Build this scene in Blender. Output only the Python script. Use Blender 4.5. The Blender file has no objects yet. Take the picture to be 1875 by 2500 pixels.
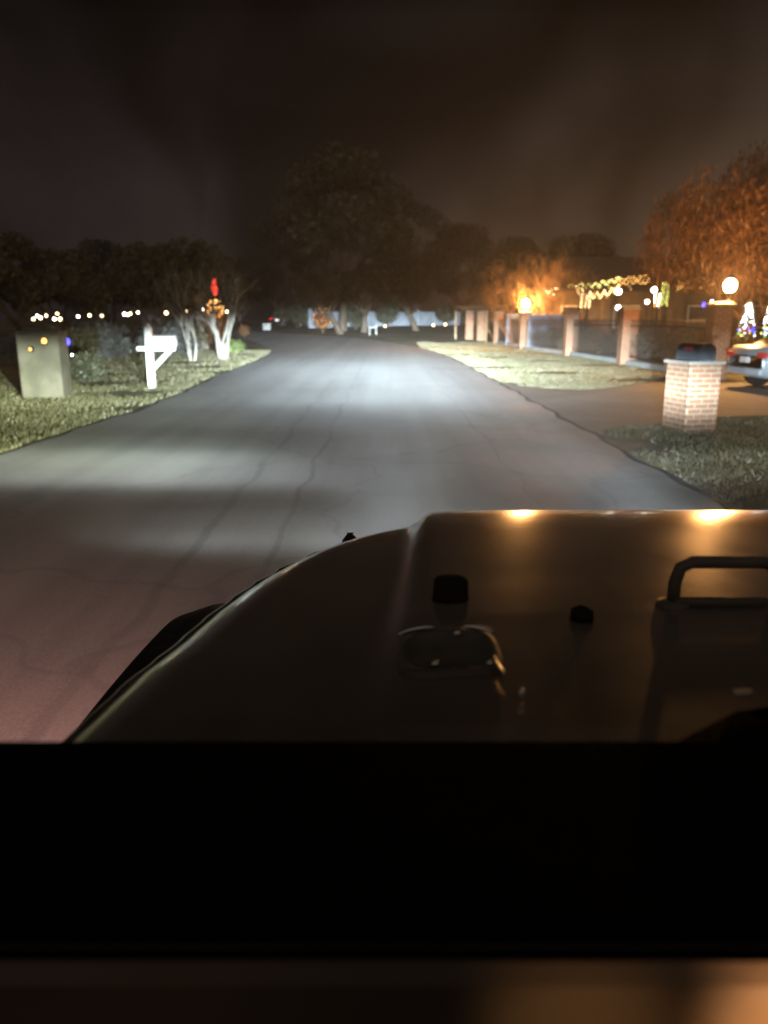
import bpy, math, random
import numpy as np
from mathutils import Vector, Matrix
R = math.radians
random.seed(7); rng = np.random.default_rng(7)
S = bpy.context.scene
COL = S.collection

# ------------------------------------------------------------------ camera
CAMZ = 1.60; PITCH = R(14.05); FPX = 1878.0
cam_d = bpy.data.cameras.new('camera'); cam = bpy.data.objects.new('camera', cam_d); COL.objects.link(cam)
cam.location = (0, 0, CAMZ); cam.rotation_euler = (R(90) - PITCH, 0, 0)
cam_d.sensor_fit = 'VERTICAL'; cam_d.sensor_height = 34.6; cam_d.sensor_width = 25.95; cam_d.lens = 26.0
cam_d.clip_start = 0.02; cam_d.clip_end = 3000
cam_d.dof.use_dof = True; cam_d.dof.focus_distance = 2.0; cam_d.dof.aperture_fstop = 3.0
S.camera = cam

# ------------------------------------------------------------------ render / exposure
S.view_settings.view_transform = 'Standard'; S.view_settings.look = 'None'
S.view_settings.exposure = 0.0; S.view_settings.gamma = 1.0
S.cycles.use_denoising = True
S.cycles.max_bounces = 5; S.cycles.diffuse_bounces = 2; S.cycles.glossy_bounces = 3
S.cycles.transparent_max_bounces = 12; S.cycles.volume_bounces = 1
S.cycles.sample_clamp_indirect = 2.0; S.cycles.sample_clamp_direct = 40.0

# ------------------------------------------------------------------ node helpers
def new_mat(name):
    m = bpy.data.materials.new(name); m.use_nodes = True
    nt = m.node_tree; nt.nodes.clear()
    return m, nt
def nd(nt, t, **k):
    n = nt.nodes.new(t)
    for a, v in k.items(): setattr(n, a, v)
    return n
def inp(nt, n, i, v):
    if isinstance(v, bpy.types.NodeSocket): nt.links.new(v, n.inputs[i])
    else: n.inputs[i].default_value = v
def M_(nt, op, a, b=None, c=None, clamp=False):
    n = nd(nt, 'ShaderNodeMath', operation=op); n.use_clamp = clamp
    inp(nt, n, 0, a)
    if b is not None: inp(nt, n, 1, b)
    if c is not None: inp(nt, n, 2, c)
    return n.outputs[0]
def mapr(nt, v, a, b, c, d, smooth=True):
    n = nd(nt, 'ShaderNodeMapRange'); n.interpolation_type = 'SMOOTHSTEP' if smooth else 'LINEAR'
    inp(nt, n, 0, v)
    for i, x in enumerate((a, b, c, d)): n.inputs[i + 1].default_value = x
    return n.outputs[0]
def ramp(nt, v, stops, interp='LINEAR'):
    n = nd(nt, 'ShaderNodeValToRGB'); inp(nt, n, 0, v); cr = n.color_ramp; cr.interpolation = interp
    while len(cr.elements) < len(stops): cr.elements.new(0.5)
    for e, (p, c) in zip(cr.elements, stops):
        e.position = p; e.color = (*(c if isinstance(c, tuple) else (c, c, c)), 1)
    return n.outputs[0]
def mix(nt, f, a, b, blend='MIX'):
    n = nd(nt, 'ShaderNodeMix'); n.data_type = 'RGBA'; n.blend_type = blend
    inp(nt, n, 0, f)
    for i, c in ((6, a), (7, b)):
        if isinstance(c, bpy.types.NodeSocket): nt.links.new(c, n.inputs[i])
        else: n.inputs[i].default_value = (*c[:3], 1)
    return n.outputs[2]
def noise(nt, co, scale, detail=4, rough=.55, dist=0):
    n = nd(nt, 'ShaderNodeTexNoise'); nt.links.new(co, n.inputs['Vector'])
    n.inputs['Scale'].default_value = scale; n.inputs['Detail'].default_value = detail
    n.inputs['Roughness'].default_value = rough; n.inputs['Distortion'].default_value = dist
    return n.outputs[0]
def coords(nt, scale=(1, 1, 1), world=False):
    if world: o = nd(nt, 'ShaderNodeNewGeometry').outputs['Position']
    else: o = nd(nt, 'ShaderNodeTexCoord').outputs['Object']
    m = nd(nt, 'ShaderNodeMapping'); nt.links.new(o, m.inputs[0]); m.inputs['Scale'].default_value = scale
    return m.outputs[0]
def finish(m, nt, col, rough=.6, metal=0., bump=None, bstr=.3, bdist=.01, spec=.5, trans=None, coat=0.):
    b = nd(nt, 'ShaderNodeBsdfPrincipled'); o = nd(nt, 'ShaderNodeOutputMaterial')
    if isinstance(col, bpy.types.NodeSocket): nt.links.new(col, b.inputs['Base Color'])
    else: b.inputs['Base Color'].default_value = (*col, 1)
    inp(nt, b, b.inputs.find('Roughness'), rough); b.inputs['Metallic'].default_value = metal
    b.inputs['Specular IOR Level'].default_value = spec
    b.inputs['Coat Weight'].default_value = coat; b.inputs['Coat Roughness'].default_value = .08
    if bump is not None:
        bp = nd(nt, 'ShaderNodeBump'); nt.links.new(bump, bp.inputs['Height'])
        bp.inputs['Strength'].default_value = bstr; bp.inputs['Distance'].default_value = bdist
        nt.links.new(bp.outputs[0], b.inputs['Normal'])
    nt.links.new(b.outputs[0], o.inputs[0])
    return m
def mottled(name, c1, c2, scale=6, rough=.7, metal=0., bstr=.2, spec=.4, coat=0., bscale=None, stretch=(1, 1, 1)):
    m, nt = new_mat(name); co = coords(nt, stretch)
    f = mapr(nt, noise(nt, co, scale), .35, .65, 0, 1)
    c = mix(nt, f, c1, c2)
    b = noise(nt, co, bscale or scale * 6, 3)
    return finish(m, nt, c, mapr(nt, noise(nt, co, scale * 2), .3, .7, rough * .85, min(1, rough * 1.15)), metal, b, bstr, .01, spec, coat=coat)
def emit(name, col, strength):
    m, nt = new_mat(name); e = nd(nt, 'ShaderNodeEmission'); o = nd(nt, 'ShaderNodeOutputMaterial')
    e.inputs[0].default_value = (*col, 1); e.inputs[1].default_value = strength
    nt.links.new(e.outputs[0], o.inputs[0])
    m.cycles.emission_sampling = 'NONE'
    return m

# ------------------------------------------------------------------ night sky with town glow low on the right
W = bpy.data.worlds.new('World'); S.world = W; W.use_nodes = True
nt = W.node_tree; nt.nodes.clear()
tc = nd(nt, 'ShaderNodeTexCoord').outputs['Generated']
sx = nd(nt, 'ShaderNodeSeparateXYZ'); nt.links.new(tc, sx.inputs[0])
dt = nd(nt, 'ShaderNodeVectorMath', operation='DOT_PRODUCT'); nt.links.new(tc, dt.inputs[0])
dt.inputs[1].default_value = (.50, .866, 0)
glow = M_(nt, 'POWER', M_(nt, 'MAXIMUM', dt.outputs['Value'], 0.0), 9.0)
elev = M_(nt, 'ABSOLUTE', sx.outputs[2])
base = ramp(nt, elev, [(0, (.0100, .0078, .0080)), (.06, (.0112, .0086, .0090)), (.14, (.0125, .0088, .0097)), (.24, (.0075, .0050, .0058)), (.36, (.0008, .0010, .0011)), (1, (.0030, .0024, .0022))])
gcol = ramp(nt, elev, [(0, (.100, .058, .030)), (.10, (.062, .042, .025)), (.22, (.023, .016, .010)), (.36, (.004, .003, .002)), (1, (.001, .001, .001))])
cl = mapr(nt, noise(nt, tc, 3.1, 3, .5, .6), .34, .68, .25, 1.75)
tot = mix(nt, 1.0, base, mix(nt, glow, (0, 0, 0), gcol), 'ADD')
sc_ = nd(nt, 'ShaderNodeVectorMath', operation='SCALE'); nt.links.new(tot, sc_.inputs[0]); nt.links.new(cl, sc_.inputs['Scale'])
rear = mapr(nt, sx.outputs[1], .0, -.60, 0, 1)       # unseen glow added to the rear sky to brighten the bonnet
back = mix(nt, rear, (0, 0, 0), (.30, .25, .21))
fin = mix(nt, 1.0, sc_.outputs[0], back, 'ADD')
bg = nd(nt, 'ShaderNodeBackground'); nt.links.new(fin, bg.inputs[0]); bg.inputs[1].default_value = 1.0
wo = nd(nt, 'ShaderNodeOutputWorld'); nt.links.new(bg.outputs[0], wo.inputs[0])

# ------------------------------------------------------------------ geometry helpers
def hgt(y):
    t = min(1, max(0, (y - 45) / 50)); return .9 * t * t * (3 - 2 * t)
def ray(u, v):
    dx = (u - 937.5) / FPX; dy = (1250 - v) / FPX; c, s = math.cos(PITCH), math.sin(PITCH)
    return Vector((dx, c + dy * s, -s + dy * c))
def P(u, v, Y):                       # the point at depth Y seen at photo pixel (u, v)
    d = ray(u, v); k = Y / d.y
    return Vector((d.x * k, Y, CAMZ + d.z * k))
def gx(u, Y):                         # ground point at depth Y in photo column u
    p = P(u, 780, Y); return Vector((p.x, Y, hgt(Y)))

class MB:
    def __init__(s): s.v = []; s.f = []
    def add(s, v, f):
        n = len(s.v); s.v += [tuple(p) for p in v]; s.f += [tuple(i + n for i in q) for q in f]; return s
    def box(s, c, d, rz=0, bev=0.0, taper=1.0):
        cx, cy, cz = c; x, y, z = d[0] / 2, d[1] / 2, d[2] / 2
        b = min(bev, x * .9, y * .9, z * .9)
        def ring(hx, hy, zz):
            if b <= 0: return [(hx, hy, zz), (-hx, hy, zz), (-hx, -hy, zz), (hx, -hy, zz)]
            return [(hx, hy - b, zz), (hx - b, hy, zz), (-hx + b, hy, zz), (-hx, hy - b, zz), (-hx, -hy + b, zz), (-hx + b, -hy, zz), (hx - b, -hy, zz), (hx, -hy + b, zz)]
        if b > 0: rings = [ring(x - b * .7, y - b * .7, -z), ring(x, y, -z + b), ring(x * taper, y * taper, z - b), ring(x * taper - b * .7, y * taper - b * .7, z)]
        else: rings = [ring(x, y, -z), ring(x * taper, y * taper, z)]
        n = len(rings[0]); v = []; co, si = math.cos(rz), math.sin(rz)
        for r in rings:
            for (a, q, w) in r: v.append((cx + a * co - q * si, cy + a * si + q * co, cz + w))
        f = [tuple(range(n - 1, -1, -1))]
        for k in range(len(rings) - 1):
            for i in range(n):
                j = (i + 1) % n; f.append((k * n + i, k * n + j, (k + 1) * n + j, (k + 1) * n + i))
        f.append(tuple((len(rings) - 1) * n + i for i in range(n)))
        return s.add(v, f)
    def tube(s, pts, rad, n=8, cap=True):
        pts = [Vector(p) for p in pts]; m = len(pts)
        if not hasattr(rad, '__len__'): rad = [rad] * m
        v = []; ref = None
        for i, p in enumerate(pts):
            t = (pts[min(i + 1, m - 1)] - pts[max(i - 1, 0)]).normalized()
            if ref is None: ref = t.orthogonal().normalized()
            a = (ref - t * ref.dot(t))
            a = a.normalized() if a.length > 1e-5 else t.orthogonal().normalized()
            ref = a; b = t.cross(a)
            for k in range(n):
                w = 2 * math.pi * k / n; v.append(p + (a * math.cos(w) + b * math.sin(w)) * rad[i])
        f = []
        for i in range(m - 1):
            for k in range(n):
                j = (k + 1) % n; f.append((i * n + k, i * n + j, (i + 1) * n + j, (i + 1) * n + k))
        if cap: f.append(tuple(range(n - 1, -1, -1))); f.append(tuple((m - 1) * n + k for k in range(n)))
        return s.add(v, f)
    def lathe(s, c, prof, n=20, sx=1, sy=1):
        v = []; f = []
        for (r, z) in prof:
            for k in range(n):
                w = 2 * math.pi * k / n; v.append((c[0] + r * sx * math.cos(w), c[1] + r * sy * math.sin(w), c[2] + z))
        m = len(prof)
        for i in range(m - 1):
            for k in range(n):
                j = (k + 1) % n; f.append((i * n + k, i * n + j, (i + 1) * n + j, (i + 1) * n + k))
        f.append(tuple(range(n - 1, -1, -1))); f.append(tuple((m - 1) * n + k for k in range(n)))
        return s.add(v, f)
    def ball(s, c, r, n=12, sz=1.0):
        return s.lathe(c, [(r * math.sin(math.pi * i / 8) + 1e-4, -r * sz * math.cos(math.pi * i / 8)) for i in range(9)], n)
    def build(s, name, mat, parent=None, smooth=False, loc=None):
        me = bpy.data.meshes.new(name); me.from_pydata(s.v, [], s.f); me.update()
        mats = mat if isinstance(mat, (list, tuple)) else [mat]
        for m in mats: me.materials.append(m)
        if smooth: me.shade_smooth() if hasattr(me, 'shade_smooth') else [setattr(p, 'use_smooth', True) for p in me.polygons]
        o = bpy.data.objects.new(name, me); COL.objects.link(o)
        if parent: o.parent = parent
        if loc is not None: o.location = loc
        return o
def tag(o, label, cat, group=None):
    o['label'] = label; o['category'] = cat
    if group: o['group'] = group
    return o
def thing(name, label, cat, loc=(0, 0, 0), rz=0, group=None):
    o = bpy.data.objects.new(name, None); COL.objects.link(o); o.location = loc; o.rotation_euler = (0, 0, rz); o.empty_display_size = .1
    return tag(o, label, cat, group)
def struct(o): o['kind'] = 'structure'; return o
def copy_tree(o, parent=None):
    c = o.copy(); COL.objects.link(c)
    if parent: c.parent = parent
    for ch in [x for x in bpy.data.objects if x.parent == o and x is not c]: copy_tree(ch, c)
    return c
def lamp(name, kind, loc, col, power, radius=.05, parent=None):
    d = bpy.data.lights.new(name, kind); d.color = col; d.energy = power; d.shadow_soft_size = radius
    o = bpy.data.objects.new(name, d); COL.objects.link(o); o.location = loc
    if parent: o.parent = parent
    return o

# ------------------------------------------------------------------ materials
def mat_ground():
    m, nt = new_mat('lawn_grass'); co = coords(nt, world=True)
    big = mapr(nt, noise(nt, co, .22, 4, .6), .42, .62, 0, 1)
    mid = mapr(nt, noise(nt, co, 1.7, 5, .65), .35, .68, 0, 1)
    fine = noise(nt, co, 24, 3, .7)
    straw = mix(nt, mid, (.165, .155, .118), (.225, .215, .175))
    green = mix(nt, mid, (.075, .088, .038), (.125, .138, .066))
    c = mix(nt, big, straw, green)
    c = mix(nt, mapr(nt, fine, .3, .7, 0, .4), c, (.06, .052, .03), 'MIX')
    dirt = mapr(nt, noise(nt, co, .9, 3), .60, .72, 0, .7)
    c = mix(nt, dirt, c, (.17, .145, .11))
    return finish(m, nt, c, .95, bump=fine, bstr=.9, bdist=.05, spec=.1)
def mat_road():
    m, nt = new_mat('asphalt'); co = coords(nt, world=True); sp = nd(nt, 'ShaderNodeSeparateXYZ'); nt.links.new(co, sp.inputs[0])
    X = sp.outputs[0]; Y = sp.outputs[1]
    st = coords(nt, (1.6, .05, 1), world=True)
    streak = mapr(nt, noise(nt, st, 1.3, 5, .6), .35, .68, 0, 1)
    blotch = mapr(nt, noise(nt, co, .45, 5, .6), .3, .7, 0, 1)
    c = mix(nt, streak, (.150, .158, .168), (.215, .225, .236))
    c = mix(nt, mapr(nt, noise(nt, co, .45, 5, .6), .3, .7, 0, .5), c, (.175, .178, .172))
    fine = noise(nt, co, 90, 2, .7)
    c = mix(nt, mapr(nt, fine, .35, .65, 0, .5), c, (.29, .29, .29))
    wob = M_(nt, 'MULTIPLY', M_(nt, 'SUBTRACT', noise(nt, coords(nt, (0, 1, 0), world=True), .55, 4), .5), .35)
    for x0, w, a in ((-.76, .035, .42), (-1.32, .05, .34), (1.35, .022, .45)):
        d = M_(nt, 'ABSOLUTE', M_(nt, 'SUBTRACT', M_(nt, 'ADD', X, wob), x0))
        line = M_(nt, 'MULTIPLY', mapr(nt, d, w * .4, w, a, 0), mapr(nt, noise(nt, co, .5, 3), .35, .6, .35, 1))
        c = mix(nt, line, c, (.05, .05, .055))
    # polished wheel tracks
    for x0 in (-3.6, -2.3, -.15, 1.25):
        d = M_(nt, 'ABSOLUTE', M_(nt, 'SUBTRACT', X, x0))
        c = mix(nt, mapr(nt, d, .05, .42, .35, 0), c, (.275, .285, .29))
    # sealed cracks
    v = nd(nt, 'ShaderNodeTexVoronoi', feature='DISTANCE_TO_EDGE'); v.inputs['Scale'].default_value = .33
    wp = nd(nt, 'ShaderNodeVectorMath', operation='ADD'); nt.links.new(co, wp.inputs[0])
    ns = nd(nt, 'ShaderNodeTexNoise'); ns.inputs['Scale'].default_value = 1.1; nt.links.new(co, ns.inputs['Vector']); nt.links.new(ns.outputs['Color'], wp.inputs[1])
    nt.links.new(wp.outputs[0], v.inputs['Vector'])
    c = mix(nt, mapr(nt, v.outputs[0], .004, .014, .16, 0), c, (.05, .05, .055))
    return finish(m, nt, c, mapr(nt, blotch, 0, 1, .66, .85), bump=fine, bstr=.5, bdist=.008, spec=.35)
def mat_concrete(name, a, b):
    m, nt = new_mat(name); co = coords(nt, world=True)
    c = mix(nt, mapr(nt, noise(nt, co, .8, 6, .65), .3, .7, 0, 1), a, b)
    fine = noise(nt, co, 60, 2, .7)
    c = mix(nt, mapr(nt, fine, .35, .65, 0, .3), c, (.06, .06, .055))
    return finish(m, nt, c, .85, bump=fine, bstr=.35, bdist=.006, spec=.25)
def mat_brick(name, a, b, mortar):
    m, nt = new_mat(name); o = nd(nt, 'ShaderNodeTexCoord').outputs['Object']
    s = nd(nt, 'ShaderNodeSeparateXYZ'); nt.links.new(o, s.inputs[0])
    cb = nd(nt, 'ShaderNodeCombineXYZ'); inp(nt, cb, 0, M_(nt, 'ADD', s.outputs[0], s.outputs[1])); inp(nt, cb, 1, s.outputs[2])
    bk = nd(nt, 'ShaderNodeTexBrick'); nt.links.new(cb.outputs[0], bk.inputs[0])
    bk.inputs['Color1'].default_value = (*a, 1); bk.inputs['Color2'].default_value = (*b, 1); bk.inputs['Mortar'].default_value = (*mortar, 1)
    bk.inputs['Scale'].default_value = 1; bk.inputs['Mortar Size'].default_value = .0085; bk.inputs['Mortar Smooth'].default_value = .2
    bk.inputs['Brick Width'].default_value = .215; bk.inputs['Row Height'].default_value = .0715; bk.inputs['Bias'].default_value = 0
    g = mapr(nt, noise(nt, o, 30, 4), .3, .7, 0, .35)
    c = mix(nt, g, bk.outputs[0], (.12, .07, .045))
    h = M_(nt, 'MULTIPLY', bk.outputs[1], -1)
    return finish(m, nt, c, .85, bump=h, bstr=.8, bdist=.01, spec=.2)
def mat_leaf(name, a, b, spec=.2):
    m, nt = new_mat(name); co = coords(nt, world=True)
    c = mix(nt, mapr(nt, noise(nt, co, 2.3, 3), .35, .65, 0, 1), a, b)
    d = nd(nt, 'ShaderNodeBsdfDiffuse'); t = nd(nt, 'ShaderNodeBsdfTranslucent'); g = nd(nt, 'ShaderNodeBsdfGlossy'); g.inputs['Roughness'].default_value = .45
    for x in (d, t): nt.links.new(c, x.inputs[0])
    m1 = nd(nt, 'ShaderNodeMixShader'); m1.inputs[0].default_value = .35; nt.links.new(d.outputs[0], m1.inputs[1]); nt.links.new(t.outputs[0], m1.inputs[2])
    m2 = nd(nt, 'ShaderNodeMixShader'); m2.inputs[0].default_value = .03; nt.links.new(m1.outputs[0], m2.inputs[1]); nt.links.new(g.outputs[0], m2.inputs[2])
    o = nd(nt, 'ShaderNodeOutputMaterial'); nt.links.new(m2.outputs[0], o.inputs[0]); return m
def mat_glass(name, alpha=.94, tint=(.95, .97, .95)):
    m, nt = new_mat(name); t = nd(nt, 'ShaderNodeBsdfTransparent'); t.inputs[0].default_value = (*tint, 1)
    g = nd(nt, 'ShaderNodeBsdfGlossy'); g.inputs['Roughness'].default_value = .03; g.inputs[0].default_value = (1, 1, 1, 1)
    f = nd(nt, 'ShaderNodeFresnel'); f.inputs[0].default_value = 1.45
    mx = nd(nt, 'ShaderNodeMixShader'); nt.links.new(f.outputs[0], mx.inputs[0]); nt.links.new(t.outputs[0], mx.inputs[1]); nt.links.new(g.outputs[0], mx.inputs[2])
    o = nd(nt, 'ShaderNodeOutputMaterial'); nt.links.new(mx.outputs[0], o.inputs[0]); return m

MT = dict(
    ground=mat_ground(), road=mat_road(),
    drive=mat_concrete('driveway_concrete', (.135, .145, .142), (.190, .198, .188)),
    kerb=mat_concrete('pale_concrete', (.30, .31, .31), (.42, .42, .40)),
    seam=mottled('tar_edge', (.018, .018, .018), (.035, .033, .03), 3, .9),
    brick=mat_brick('tan_orange_brick', (.36, .165, .085), (.27, .115, .060), (.44, .38, .30)),
    brick_near=mat_brick('letterbox_brick', (.22, .11, .065), (.17, .082, .048), (.31, .26, .19)),
    brick_pale=mat_brick('pale_brick', (.23, .20, .165), (.19, .165, .135), (.30, .28, .24)),
    cap=mat_concrete('cap_stone', (.26, .24, .21), (.36, .33, .28)),
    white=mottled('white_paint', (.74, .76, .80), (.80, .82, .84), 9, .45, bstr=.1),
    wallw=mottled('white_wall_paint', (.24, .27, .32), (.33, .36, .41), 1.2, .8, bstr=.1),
    stucco=mottled('stained_stucco', (.06, .056, .046), (.11, .10, .085), 2.2, .9, bstr=.5),
    iron=mottled('black_iron', (.012, .012, .013), (.03, .028, .026), 30, .5, .6),
    bark=mottled('brown_bark', (.055, .042, .03), (.11, .085, .06), 7, .9, bstr=.9, bscale=16, stretch=(1, 1, .25)),
    palebark=mottled('pale_smooth_bark', (.15, .14, .12), (.26, .245, .21), 5, .8, bstr=.4, stretch=(1, 1, .35)),
    twig=mottled('brown_twig', (.13, .075, .04), (.21, .13, .07), 9, .9),
    wood=mottled('weathered_timber', (.19, .14, .085), (.28, .21, .13), 5, .8, stretch=(1, 1, .2)),
    leafdark=mat_leaf('dark_leaves', (.050, .056, .036), (.105, .108, .070)),
    leafgrey=mat_leaf('silver_grey_leaves', (.115, .125, .125), (.20, .215, .22)),
    leafgreen=mat_leaf('green_leaves', (.065, .10, .025), (.12, .17, .045)),
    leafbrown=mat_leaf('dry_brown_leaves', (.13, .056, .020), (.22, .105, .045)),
    leafdull=mat_leaf('dull_olive_leaves', (.045, .045, .022), (.10, .085, .045)),
    blade=mat_leaf('grass_blades', (.125, .125, .062), (.215, .20, .13)),
    roof=mottled('roof_shingle', (.035, .032, .03), (.07, .06, .055), 8, .9),
    housewall=mottled('house_render', (.12, .09, .065), (.16, .125, .09), 2, .85),
    darkglass=mottled('dark_window', (.008, .009, .01), (.014, .015, .016), 3, .08, spec=.6),
    bluepanel=mottled('blue_grey_sheet', (.075, .095, .135), (.13, .155, .20), 2.5, .5, bstr=.2),
    carsilver=mottled('silver_blue_paint', (.34, .39, .44), (.38, .43, .48), 1.5, .35, .2, bstr=.0, coat=.6),
    cardark=mottled('dark_car_paint', (.02, .022, .026), (.03, .032, .036), 2, .35, .3, coat=.5, bstr=0),
    rubber=mottled('black_rubber', (.008, .008, .008), (.014, .014, .014), 12, .85, bstr=.2, spec=.15),
    dash=mottled('black_dashboard', (.0020, .0020, .0020), (.0030, .0028, .0026), 40, .95, bstr=.1, spec=.02),
    trim=mottled('tan_trim', (.018, .011, .006), (.050, .030, .017), 3.5, .7, bstr=.2),
    softblack=mottled('grey_black_plastic', (.07, .062, .055), (.10, .09, .08), 12, .6, bstr=.15),
    chrome=mottled('dull_chrome', (.55, .55, .54), (.7, .7, .68), 6, .22, 1., bstr=.05),
    metalbox=mottled('dark_letterbox_metal', (.085, .10, .125), (.12, .14, .165), 5, .4, .5, bstr=.1),
    redpaint=mottled('red_paint', (.55, .03, .03), (.65, .05, .04), 6, .4, bstr=.05),
    glass=mat_glass('windscreen_glass'),
    e_lamp=emit('lamp_glow', (1, .72, .38), 90), e_warm=emit('bulb_warm', (1, .70, .36), 14), e_amber=emit('bulb_amber', (1, .42, .10), 5),
    e_white=emit('bulb_white', (1, .93, .82), 16), e_blue=emit('bulb_blue', (.06, .05, 1), 9), e_violet=emit('bulb_violet', (.5, .25, 1), 6),
    e_cool=emit('bulb_cool', (.75, .82, 1), 12), e_yellow=emit('bulb_yellow', (1, .85, .12), 7), e_green=emit('bulb_green', (.25, 1, .25), 4),
    e_red=emit('bulb_red', (1, .06, .04), 3.2), e_tail=emit('tail_light_glow', (1, .02, .05), 1.6), e_plate=emit('plate_light_glow', (1, .98, .95), 2.6),
    e_redfill=emit('red_fill_glow', (1, .16, .06), 3), e_gold=emit('bulb_gold', (1, .55, .16), 5),
)
# car paint of the vehicle the photo is taken from
m, nt = new_mat('dark_metallic_bonnet_paint'); co = coords(nt)
c = mix(nt, mapr(nt, noise(nt, co, 3, 4), .3, .7, 0, 1), (.40, .36, .325), (.47, .42, .375))
sp_ = mapr(nt, noise(nt, coords(nt), 230, 2, .7), .56, .72, 0, .55)
c = mix(nt, sp_, c, (.62, .58, .52))
c = mix(nt, mapr(nt, noise(nt, coords(nt, (1, .35, 1)), 9, 5, .65), .45, .75, 0, .5), c, (.26, .235, .21))
MT['bonnet'] = finish(m, nt, c, mapr(nt, noise(nt, co, 6, 5),   .3, .7, .17, .21), .78, noise(nt, co, 5, 3), .0, .004, .5, coat=.5)

# ------------------------------------------------------------------ ground, road, driveway
ys = list(range(-20, 130)) + [140, 160, 200, 260, 340, 450, 600]
xs = [-500, -300, -200, -120, -80] + list(range(-50, 51, 2)) + [80, 120, 200, 300, 500]
mb = MB(); mb.v = [(x, y, hgt(y)) for y in ys for x in xs]; nx = len(xs)
mb.f = [(j * nx + i, j * nx + i + 1, (j + 1) * nx + i + 1, (j + 1) * nx + i) for j in range(len(ys) - 1) for i in range(nx - 1)]
struct(mb.build('ground', MT['ground'], smooth=True))

def lerp_tab(tab, y):
    return float(np.interp(y, [a for a, b in tab], [b for a, b in tab]))
XR = [(-20, 2.95), (20, 2.97), (28, 2.95), (33, 2.88), (38, 2.68), (43, 2.38), (47, 1.95), (50, 1.35), (54, .5), (57, -.55), (60, -1.9), (62, -2.9), (65, -5.1), (69, -8.3), (72, -10.9), (75, -13.8), (79, -18.5), (83, -25), (86, -34), (88, -60)]
XL = [(-20, -4.5), (11, -4.62), (14, -4.4), (17, -4.5), (23, -4.85), (30, -5.0), (35, -5.2), (40, -5.75), (45, -6.6), (50, -7.8), (55, -9.2), (60, -10.8), (64, -12.6), (68, -15.6), (72, -20.5), (75, -27), (77, -35), (79, -60)]
def edge(tab, y):
    return lerp_tab(tab, y) + (.035 * math.sin(y * 1.9) + .03 * math.sin(y * 4.7 + 1))
mb = MB(); rows = []
yy = [y * .5 for y in range(-20, 159)]
for y in yy:
    l, r = edge(XL, y), edge(XR, y); n = 8
    rows.append(len(mb.v))
    for k in range(n + 1):
        t = k / n; mb.v.append((l + (r - l) * t, y, hgt(y) + .012 + .05 * (1 - (2 * t - 1) ** 2) * (1 if y < 200 else 0)))
for a, b in zip(rows[:-1], rows[1:]):
    for k in range(8): mb.f.append((a + k, a + k + 1, b + k + 1, b + k))
struct(mb.build('road', MT['road'], smooth=True))
for nm, tab, sgn in (('road_edge', XR, 1), ('road_edge', XL, -1)):
    mb = MB()
    for y in [y * .25 for y in range(-20, 300)]:
        x = edge(tab, y) ; w = .07 + .035 * math.sin(y * 3.1) * math.sin(y * .7)
        k = len(mb.v); z = hgt(y) + .020
        mb.v += [(x - w * .5, y, z), (x + w * .5, y, z + .001)]
        if k: mb.f.append((k - 2, k - 1, k + 1, k))
    struct(mb.build(nm, MT['seam']))
DLO = [(3.02, 10.9), (3.4, 11.6), (4.4, 12.15), (5.7, 12.9), (7, 13.2), (30, 13.4)]
DHI = [(3.02, 20.4), (3.3, 19.3), (3.8, 18.4), (4.5, 17.9), (5.2, 18.3), (6, 19.2), (6.9, 20.2), (7.6, 20.6), (30, 20.6)]
mb = MB(); xx = [3.02 + i * .12 for i in range(60)] + [11, 14, 18, 24, 30]
for x in xx:
    a, b = lerp_tab(DLO, x), lerp_tab(DHI, x); k = len(mb.v)
    for q in range(7): mb.v.append((x, a + (b - a) * q / 6, .010 + .0005 * q))
    if k:
        for q in range(6): mb.f.append((k - 7 + q, k + q, k + q + 1, k - 6 + q))
struct(mb.build('driveway', MT['drive']))
mb = MB()
for x in [3.5 + i * .2 for i in range(80)]:
    k = len(mb.v); a = lerp_tab(DHI, x); mb.v += [(x, a - .03, .019), (x, a + .03, .021)]
    if k: mb.f.append((k - 2, k, k + 1, k - 1))
k0 = len(mb.v)
for i, x in enumerate([5.2 + i * .3 for i in range(60)]):
    k = len(mb.v); a = lerp_tab(DLO, x); mb.v += [(x, a - .05, .019), (x, a + .03, .021)]
    if i: mb.f.append((k - 2, k, k + 1, k - 1))
struct(mb.build('driveway_edge', MT['seam']))

# grass blades on the verges
def grass(name, regions, label=None):
    vs = []; 
    for (x0, x1, y0, y1, n, hh) in regions:
        x = rng.uniform(x0, x1, n); y = y0 + (y1 - y0) * rng.uniform(0, 1, n) ** 1.15
        for a, b in zip(x, y):
            if edge(XL, b) - .06 < a < edge(XR, b) + .06: continue
            if a > 3 and lerp_tab(DLO, a) - .05 < b < lerp_tab(DHI, a) + .05: continue
            if math.sin(a * 1.3 + b * .7) + math.sin(b * 1.9 - a * .6) + random.random() * 2 < .3: continue
            z = hgt(b); h = hh * random.uniform(.4, 1.3); w = .008 + .0006 * b; an = random.uniform(0, 6.28); lx, ly = random.gauss(0, .5) * h, random.gauss(0, .5) * h
            c, s = math.cos(an) * w, math.sin(an) * w
            vs += [(a - c, b - s, z), (a + c, b + s, z), (a + lx, b + ly, z + h)]
    mb = MB(); mb.v = vs; mb.f = [(i, i + 1, i + 2) for i in range(0, len(vs), 3)]
    o = mb.build(name, MT['blade']); o['kind'] = 'stuff'; o['label'] = label; o['category'] = 'grass'
grass('grass', [(-13, -4.5, 9, 20, 42000, .055), (-15, -4.9, 20, 42, 26000, .06)], 'dormant green and straw grass on the left verge')
grass('grass', [(3.0, 9, 17.8, 34, 42000, .04), (2.2, 9, 34, 54, 16000, .045), (3.0, 9, 6.5, 13.4, 34000, .05)], 'mown straw coloured grass between the road and brick fence')

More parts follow.
